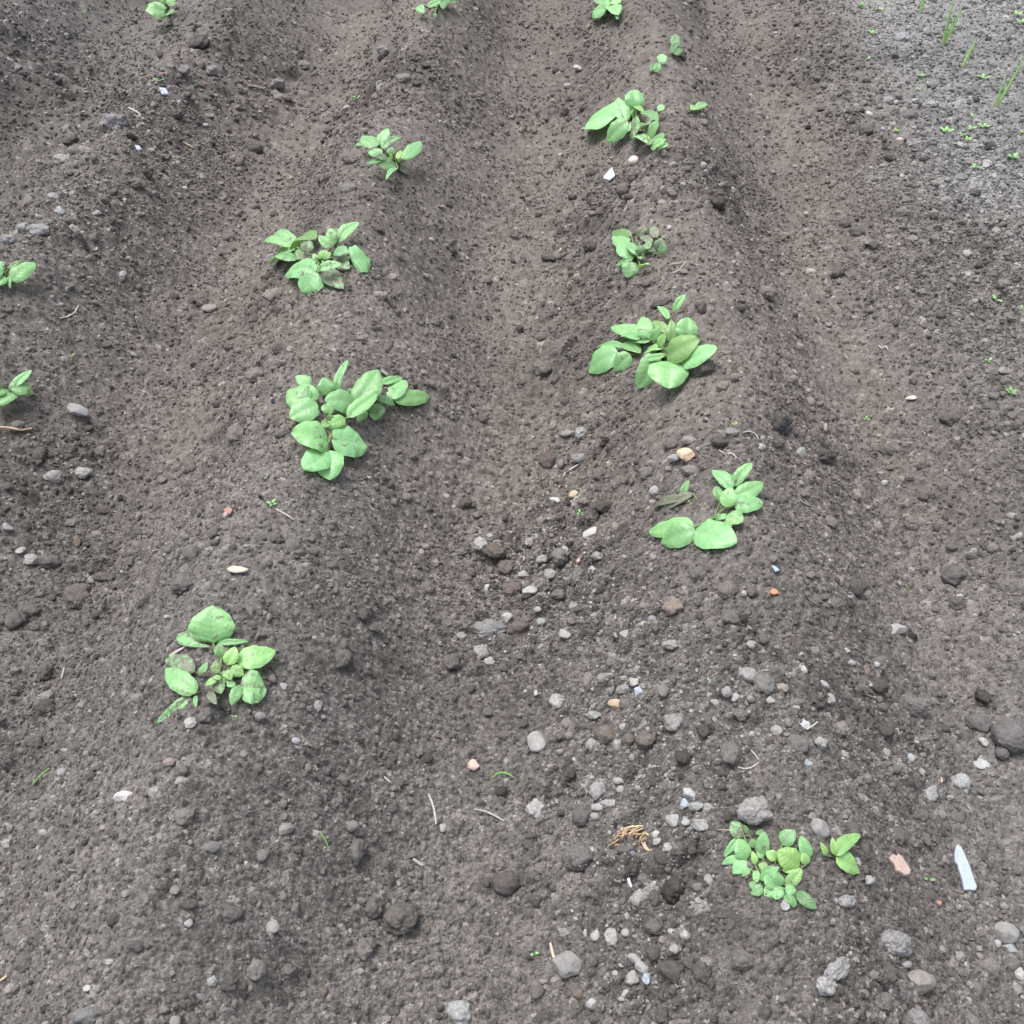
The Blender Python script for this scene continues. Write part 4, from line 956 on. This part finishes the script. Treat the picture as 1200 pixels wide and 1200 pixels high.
onion(1105, 53, [(1105, 6, 3.4, -1.5), (1117, 15, 3.0, 1.5), (1112, 24, 2.0, 0)], 'tallest onion shoot with two long forked blades', 2)
onion(1127, 80, [(1136, 52, 3.2, 0), (1131, 62, 2.4, 0)], 'short leaning onion shoot in the middle of the onion row', 3)
onion(1167, 126, [(1184, 74, 3.6, 1), (1169, 96, 3.0, -1.5)], 'forked onion shoot nearest the camera on the light bed', 4)
onion(1204, 130, [(1199, 84, 3.2, 0), (1206, 96, 2.6, 0)], 'onion shoot cut by the right edge', 5)

# ------------------------------------------------------------------ weed seedlings
def seedling(px, py, r, n, label, tint=1.0, yel=.7, seed=0, flatness=.3):
    rnd = np.random.default_rng(seed + int(px * 3 + py))
    O = at(px, py); m = mpp(O)
    root = link('weed_seedling', None, None, None, label, 'seedling', 'weed seedlings on the soil'); root.location = Vector(O); root.empty_display_size = .01
    a0 = rnd.uniform(0, 6.28); st = []
    for k in range(n):
        a = a0 + k * 6.283 / n + rnd.uniform(-.3, .3); L = r * m * rnd.uniform(.75, 1.1) * .88
        dirv = np.array([math.cos(a), math.sin(a), flatness]); dirv /= np.linalg.norm(dirv)
        B = O + np.array([0, 0, .004 + r * m * .3]) + dirv * L * .2; T = B + dirv * L
        Nn = np.array([0, 0, 1.0]) - dirv * dirv[2]; Nn /= np.linalg.norm(Nn); Wd = np.cross(dirv, Nn)
        V, Fc, C, UV = leaf_mesh(B, T, Wd, Nn, L * .30, rnd, .08, .15, .02, tint, yel, 8, 6)
        link('leaf', newmesh('leaf', V - O, Fc, 4, C, uv=UV), M_LEAF, root)
        st.append(tube([O - np.array([0, 0, .003]), O + np.array([0, 0, .002 + r * m * .2]), B], .0006, (.3, .42, .16), 5))
    v, f, cc = merge(st); link('stem', newmesh('stem', v - O, f, 4, cc), M_STEM, root)
SEED = [
 (320,594,7,4,'uprooted weed seedling with a bare pale root on the left ridge',.9,.3),(313,562,4,2,'tiny weed sprout left under the biggest left ridge plant',.9,.5),
 (419,118,6,3,'small olive weed sprout on the middle ridge above the dusty folded plant',.8,.4),(188,98,7,5,'grey green weed seedling behind the blue chip on the upper left ridge',.8,.2),
 (228,98,4,3,'faint weed seedling on top of the grey clod heap at upper left',.8,.2),(98,17,4,2,'tiny yellow sprout at the top left slope',.9,.8),
 (66,390,4,2,'tiny green sprout on the left furrow slope',1,.4),(86,420,5,3,'yellowish sprout above the plant at the left edge',.9,.9),
 (1009,10,7,4,'dark green weed at the top of the light bed, leftmost',.7,.4),(1030,14,5,4,'yellow green weed at the top of the light bed beside the dark one',1,.7),
 (1022,42,6,4,'yellowish weed left of the broad grey clod on the light bed',1,.6),(1043,8,4,3,'small pale weed at the very top of the light bed',1,.5),
 (1017,72,5,2,'thin pale upright sprout at the border of the bed',1,.5),(1068,70,4,3,'tiny weed below the broad grey clod of the bed',1,.8),
 (1079,92,6,4,'pale weed left of the middle of the light bed',1,.6),(1086,101,5,3,'yellow weed just below the pale one of the light bed',1,.9),
 (1074,107,4,3,'little weed left of the yellow one on the light bed',1,.6),(1151,95,8,4,'round leaved weed seedling between two onion shoots',1,.4),
 (1176,0,4,3,'weed at the top edge right of the onion row',1,.6),(1192,20,7,4,'bushy yellow green weed at the top right corner',1,.7),(1197,30,8,5,'larger yellow green weed at the right edge under the bushy one',1,.7),
 (1070,123,5,4,'yellow weed above the whitish flat stone of the bed',1,.9),(1101,135,5,3,'faint pale weed above the seedling cluster',1,.4),
 (1108,158,9,5,'pale weed at the left of the seedling cluster',1.05,.5),(1125,162,6,4,'yellowish weed in the middle of the seedling cluster',1,.7),
 (1140,140,6,3,'small weed above the seedling cluster',1.05,.5),(1138,155,7,4,'pale leafy weed at the left of the cluster top',1.05,.5),(1152,152,8,4,'pale leafy weed at the right of the cluster top',1.05,.5),
 (1121,172,6,4,'round pale weed in the lower part of the cluster',1.05,.5),(1134,167,6,4,'bright weed in the lower right of the cluster',1,.6),
 (1050,156,5,4,'yellow weed beside the tiny pink stone',.9,.9),(1185,188,9,4,'blue green weed right below the seedling cluster',1,.1),(1143,200,8,3,'pale weed below the seedling cluster',1.05,.5),
 (1160,176,5,3,'thin weed between the cluster and the blue green weed',1,.6),(1199,160,6,3,'weed cut by the right edge level with the cluster',1,.7),
 (1157,264,9,6,'bright yellow green weed rosette on the border right of the furrow',1,.9),(1166,355,8,2,'pale two leaved seedling on the right slope',1.05,.2),
 (1183,463,8,5,'dark green weed at the right slope near the edge',.7,.5),(1157,426,6,3,'faint grassy weed above the dark green one',.9,.5),
 (1014,494,5,3,'tiny green sprout on the slope under the cream chip level',.9,.6),(861,501,4,3,'tiny yellow sprout above the dark oval crest clod',1,.9),
 (830,801,5,2,'tiny bright green sprout on the right ridge crest lower part',1.05,.2),(680,604,5,3,'very pale tiny seedling right of the small white stone in the furrow',1.1,.1),
 (718,555,4,2,'tiny pale green sprout on the left flank of the right ridge',1,.3),(1087,1033,7,2,'stubby dark green shoot between pink and blue shards',.7,.7),
 (626,1120,6,2,'small pale green leaf fragment left of the grey wedge stone',1,.1),(812,218,5,2,'tiny olive sprout on the right ridge under the top plant',.8,.6),
 (1062,690,4,2,'faint green sprout on the far right slope',.8,.5),(1197,365,6,3,'pale seedling cut by the right edge on the slope',1,.2),
 (275,842,4,2,'tiny leaf bit below the dark hole of the lower left plant',1,.4),
]
for a in SEED:
    seedling(a[0], a[1], a[2], a[3], a[4], a[5], a[6])
for pts, lab in (([(40,918),(48,908),(58,900)], 'thin green grass blades on the lower left slope'), ([(374,976),(381,983),(386,996)], 'single green grass blade left below the pink stone'),
                 ([(577,911),(585,905),(594,906),(602,911)], 'green curved blade by a small clod right of the pink stone')):
    stalk('grass_blade', pts, 2.2, (.16, .34, .08), lab, 'grass blade', 3, 3)
stalk('root', [(323,596),(330,600),(337,604),(344,609)], 1.6, (.5, .42, .40), 'bare pale root trailing from the uprooted weed', 'root')

# ------------------------------------------------------------------ scattered crumbs
def wdepth(y): return y * math.cos(PITCH) + (HC - .08) * math.sin(PITCH)
def scatter():
    P = []
    classes = [(.0014, .0024, .25, 1.3, 42000, 1), (.0024, .0038, .25, 2.8, 15000, 1), (.0038, .006, .25, 5.4, 4500, 1), (.006, .010, .25, 5.6, 800, 2), (.010, .016, .25, 5.6, 110, 3), (.016, .023, .3, 5.4, 6, 3)]
    for ci, (r0, r1, y0, y1, dens, n) in enumerate(classes):
        wmax = 600 / FPX * wdepth(y1) * 1.2
        area = 2 * wmax * (y1 - y0); cnt = int(area * dens * 2.2)
        x = rng.uniform(-wmax, wmax, cnt) ; y = rng.uniform(y0, y1, cnt)
        x = x - y * math.tan(YAW)
        ok = np.abs(x + y * math.tan(YAW)) < 600 / FPX * wdepth(y) * 1.17
        x = x[ok]; y = y[ok]
        lump = blobs(x, y, LW)
        ph = (x - XM) / SP; tt = np.abs(ph - np.round(ph)) * 2
        foot = np.exp(-((tt - .72) / .22) ** 2)
        bedm = (ph > 1.8)
        slope = np.exp(-((tt - .42) / .22) ** 2)
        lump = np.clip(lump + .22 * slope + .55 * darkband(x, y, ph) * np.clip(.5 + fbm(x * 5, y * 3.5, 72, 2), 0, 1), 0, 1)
        cl = np.clip(.45 + .9 * fbm(x * 7, y * 7, 300 + ci, 3), 0, 1)
        keep = np.clip(.03 + .42 * cl ** 1.6 + .75 * lump * (.4 + .6 * cl) + .12 * foot * cl + .25 * bedm, 0, 1)
        if ci >= 4: keep = np.clip(.02 + .95 * lump + .12 * cl ** 2 + .2 * bedm, 0, 1)
        k = rng.random(len(x)) < keep
        x = x[k]; y = y[k]; r = r0 * (r1 / r0) ** (rng.random(len(x)) ** 1.3)
        P.append(np.stack([x, y, r, np.full(len(x), n), np.full(len(x), ci)], 1))
    P = np.concatenate(P)
    print('crumbs', [int((P[:, 4] == i).sum()) for i in range(6)])
    z, gc = full(P[:, 0], P[:, 1], np.full(len(P), .0015, F32))
    pale = blobs(P[:, 0], P[:, 1], PW)
    u = rng.random(len(P)); bright = rng.random(len(P))
    colr = gc * (.62 + .70 * rng.random(len(P)))[:, None]
    isp = u < (.006 + .17 * pale)
    pc = np.array([.235, .23, .226])[None] * (.7 + .6 * bright)[:, None]
    colr = np.where(isp[:, None], pc, colr)
    isb = (u > .975) & (P[:, 4] >= 1)
    colr = np.where(isb[:, None], np.array([.165, .14, .122])[None] * (.7 + .6 * bright)[:, None], colr)
    # the largest in the picture become objects of their own
    A = P[:, :2]; d = np.stack([P[:, 0], P[:, 1], z], 1) - CAM
    depth = d @ FWD; sx = 600 + FPX * (d @ RIGHT) / depth; sy = 600 - FPX * (d @ UPV) / depth
    inside = (sx > 3) & (sx < 1197) & (sy > 3) & (sy < 1197)
    spx = P[:, 2] / depth * FPX
    # keep clear of the leaves and of the stones placed by hand
    S = np.array([(s[0], s[1], max(s[2], s[3]) / 2) for s in STONES])
    near = np.zeros(len(P), bool)
    big = P[:, 4] >= 2
    for s in S:
        near |= big & (np.hypot(sx - s[0], sy - s[1]) < s[2] * .9 + spx)
    for px, py, r in [(400,490,75),(765,415,70),(825,600,55),(250,775,60),(920,1010,75),(375,300,55),(455,180,35),(740,140,45),(745,295,35),(15,320,25),(15,460,25),(1128,1020,25),(1052,1016,20),(738,985,30)]:
        near |= (P[:, 4] >= 3) & (np.hypot(sx - px, sy - py) < r)
    for px, py, r in [(1124,1005,16),(1130,1030,16),(1052,1017,16),(714,207,8),(192,110,5)]:
        near |= (P[:, 4] >= 1) & (np.hypot(sx - px, sy - py) < r)
    P = P[~near]; z = z[~near]; colr = colr[~near]; sx = sx[~near]; sy = sy[~near]; spx = spx[~near]; inside = inside[~near]; isp = isp[~near]
    order = np.argsort(-(spx * inside))
    ind = order[:75]
    mask = np.zeros(len(P), bool); mask[ind] = True
    return P, z, colr, sx, sy, mask, isp
P, PZ, PC, PSX, PSY, PM, PPALE = scatter()

VAR = {n: [rock(s, n, 900 + 17 * k + n) for k, s in enumerate(['clod', 'dry', 'angular', 'clod', 'angular', 'dry', 'clod', 'round', 'angular', 'clod'])] for n in (1, 2, 3)}
def rot_rand(cnt):
    q = rng.normal(size=(cnt, 4)); q /= np.linalg.norm(q, axis=1)[:, None]
    w, x, y, z = q.T
    return np.stack([1-2*(y*y+z*z), 2*(x*y-z*w), 2*(x*z+y*w), 2*(x*y+z*w), 1-2*(x*x+z*z), 2*(y*z-x*w), 2*(x*z-y*w), 2*(y*z+x*w), 1-2*(x*x+y*y)], 1).reshape(-1, 3, 3)
def build_crumbs():
    idx = np.where(~PM)[0]
    VV = []; FF = []; CC = []; off = 0
    for n in (1, 2, 3):
        for k in range(10):
            sel = idx[(P[idx, 3] == n) & (idx % 10 == k)]
            if len(sel) == 0: continue
            v, f = VAR[n][k]; m = len(sel)
            sc = P[sel, 2][:, None] * rng.uniform(.55, 1.22, (m, 3)); sc[:, 2] *= .8
            R = rot_rand(m); ang = rng.uniform(0, 6.28, m)
            vv = np.einsum('mij,nj->mni', R, v) * sc[:, None, :]
            vv[:, :, 0] += P[sel, 0][:, None]; vv[:, :, 1] += P[sel, 1][:, None]
            vv[:, :, 2] += (PZ[sel] + P[sel, 2] * rng.uniform(-.30, .40, m))[:, None]
            c = np.repeat(PC[sel][:, None, :], len(v), 1) * (1 + .10 * vn3(v * 2.5 + k, 8))[None, :, None]
            VV.append(vv.reshape(-1, 3)); CC.append(c.reshape(-1, 3))
            FF.append((f[None] + (np.arange(m) * len(v))[:, None, None] + off).reshape(-1)); off += m * len(v)
    V = np.concatenate(VV); print('crumb verts', len(V))
    me = newmesh('soil_crumbs', V, np.concatenate(FF), 3, np.concatenate(CC), smooth=False)
    link('soil_crumbs', me, M_CRUMB, None, 'loose soil crumbs and grit strewn over the ridges', None, None, 'stuff')
build_crumbs()
def zone(sx, sy):
    if sy < 330 and sx > 960: return 'on or beside the light bed at the upper right'
    if sx < 330 and sy < 420: return 'on the upper left ridge'
    if sx < 330: return 'on the lower left ridge'
    if sx < 560: return 'on the middle ridge and its right flank'
    if sy < 560 and sx < 760: return 'in the upper middle furrow'
    if sy < 780 and sx < 760: return 'in and around the pebbly furrow patch'
    if sx < 760: return 'on the low ground at the bottom centre'
    if sy < 560: return 'on the upper right ridge'
    return 'on the lower right ridge and slope'
for i in np.where(PM)[0]:
    r = P[i, 2]; v, f = rock('dry' if PPALE[i] else 'clod', 4, int(i))
    v = v @ rot_rand(1)[0].T * r * rng.uniform(.75, 1.1, 3) * np.array([1, 1, .8])
    cc = PC[i][None] * (1 + .13 * vn3(ICO[4][0] * 3, int(i) % 50))[:, None]
    kind = 'pale' if PPALE[i] else 'dark'
    o = link('soil_clod', newmesh('soil_clod', v, f.ravel(), 3, cc), M_CLOD, None, 'nondescript %s earth clod %s' % (kind, zone(PSX[i], PSY[i])), 'clod', '%s earth clods %s' % (kind, zone(PSX[i], PSY[i])))
    o.location = (float(P[i, 0]), float(P[i, 1]), float(PZ[i] + r * .3))

# ------------------------------------------------------------------ light, world, camera
SUN_EL, SUN_AZ = math.radians(74), math.radians(-62)     # azimuth from +Y, negative: from the left
w = bpy.data.worlds.new('World'); scene.world = w; w.use_nodes = True
nt = w.node_tree; bg = nt.nodes['Background']
sky = nt.nodes.new('ShaderNodeTexSky'); sky.sky_type = 'NISHITA'; sky.sun_disc = False
sky.sun_elevation = SUN_EL; sky.sun_rotation = SUN_AZ; sky.air_density = 1.0; sky.dust_density = 4.0; sky.ozone_density = 1.0
hs = nt.nodes.new('ShaderNodeHueSaturation'); hs.inputs['Saturation'].default_value = .42      # cloud veil: paler than a clear sky
nt.links.new(sky.outputs[0], hs.inputs['Color']); nt.links.new(hs.outputs[0], bg.inputs[0]); bg.inputs[1].default_value = .135
sd = bpy.data.lights.new('sun', 'SUN'); sd.energy = 1.4; sd.angle = math.radians(30); sd.color = (1, .97, .93)
so = bpy.data.objects.new('sun', sd); COL.objects.link(so)
dv = Vector((math.sin(SUN_AZ) * math.cos(SUN_EL), math.cos(SUN_AZ) * math.cos(SUN_EL), math.sin(SUN_EL)))
so.rotation_euler = dv.to_track_quat('Z', 'Y').to_euler(); so.location = (0, 0, 5)
cd = bpy.data.cameras.new('camera'); cam = bpy.data.objects.new('camera', cd); COL.objects.link(cam); scene.camera = cam
cd.sensor_width = 36; cd.sensor_fit = 'HORIZONTAL'; cd.lens = 36 * FPX / 1200; cd.clip_start = .05; cd.clip_end = 500
Mx = Matrix((( RIGHT[0], UPV[0], -FWD[0], 0), (RIGHT[1], UPV[1], -FWD[1], 0), (RIGHT[2], UPV[2], -FWD[2], HC), (0, 0, 0, 1)))
cam.matrix_world = Mx
vs = scene.view_settings; scene.display_settings.display_device = 'sRGB'
vs.view_transform = 'Standard'; vs.look = 'None'; vs.exposure = 1.06; vs.gamma = 1
scene.cycles.max_bounces = 5; scene.cycles.diffuse_bounces = 3; scene.cycles.glossy_bounces = 2; scene.cycles.transmission_bounces = 3
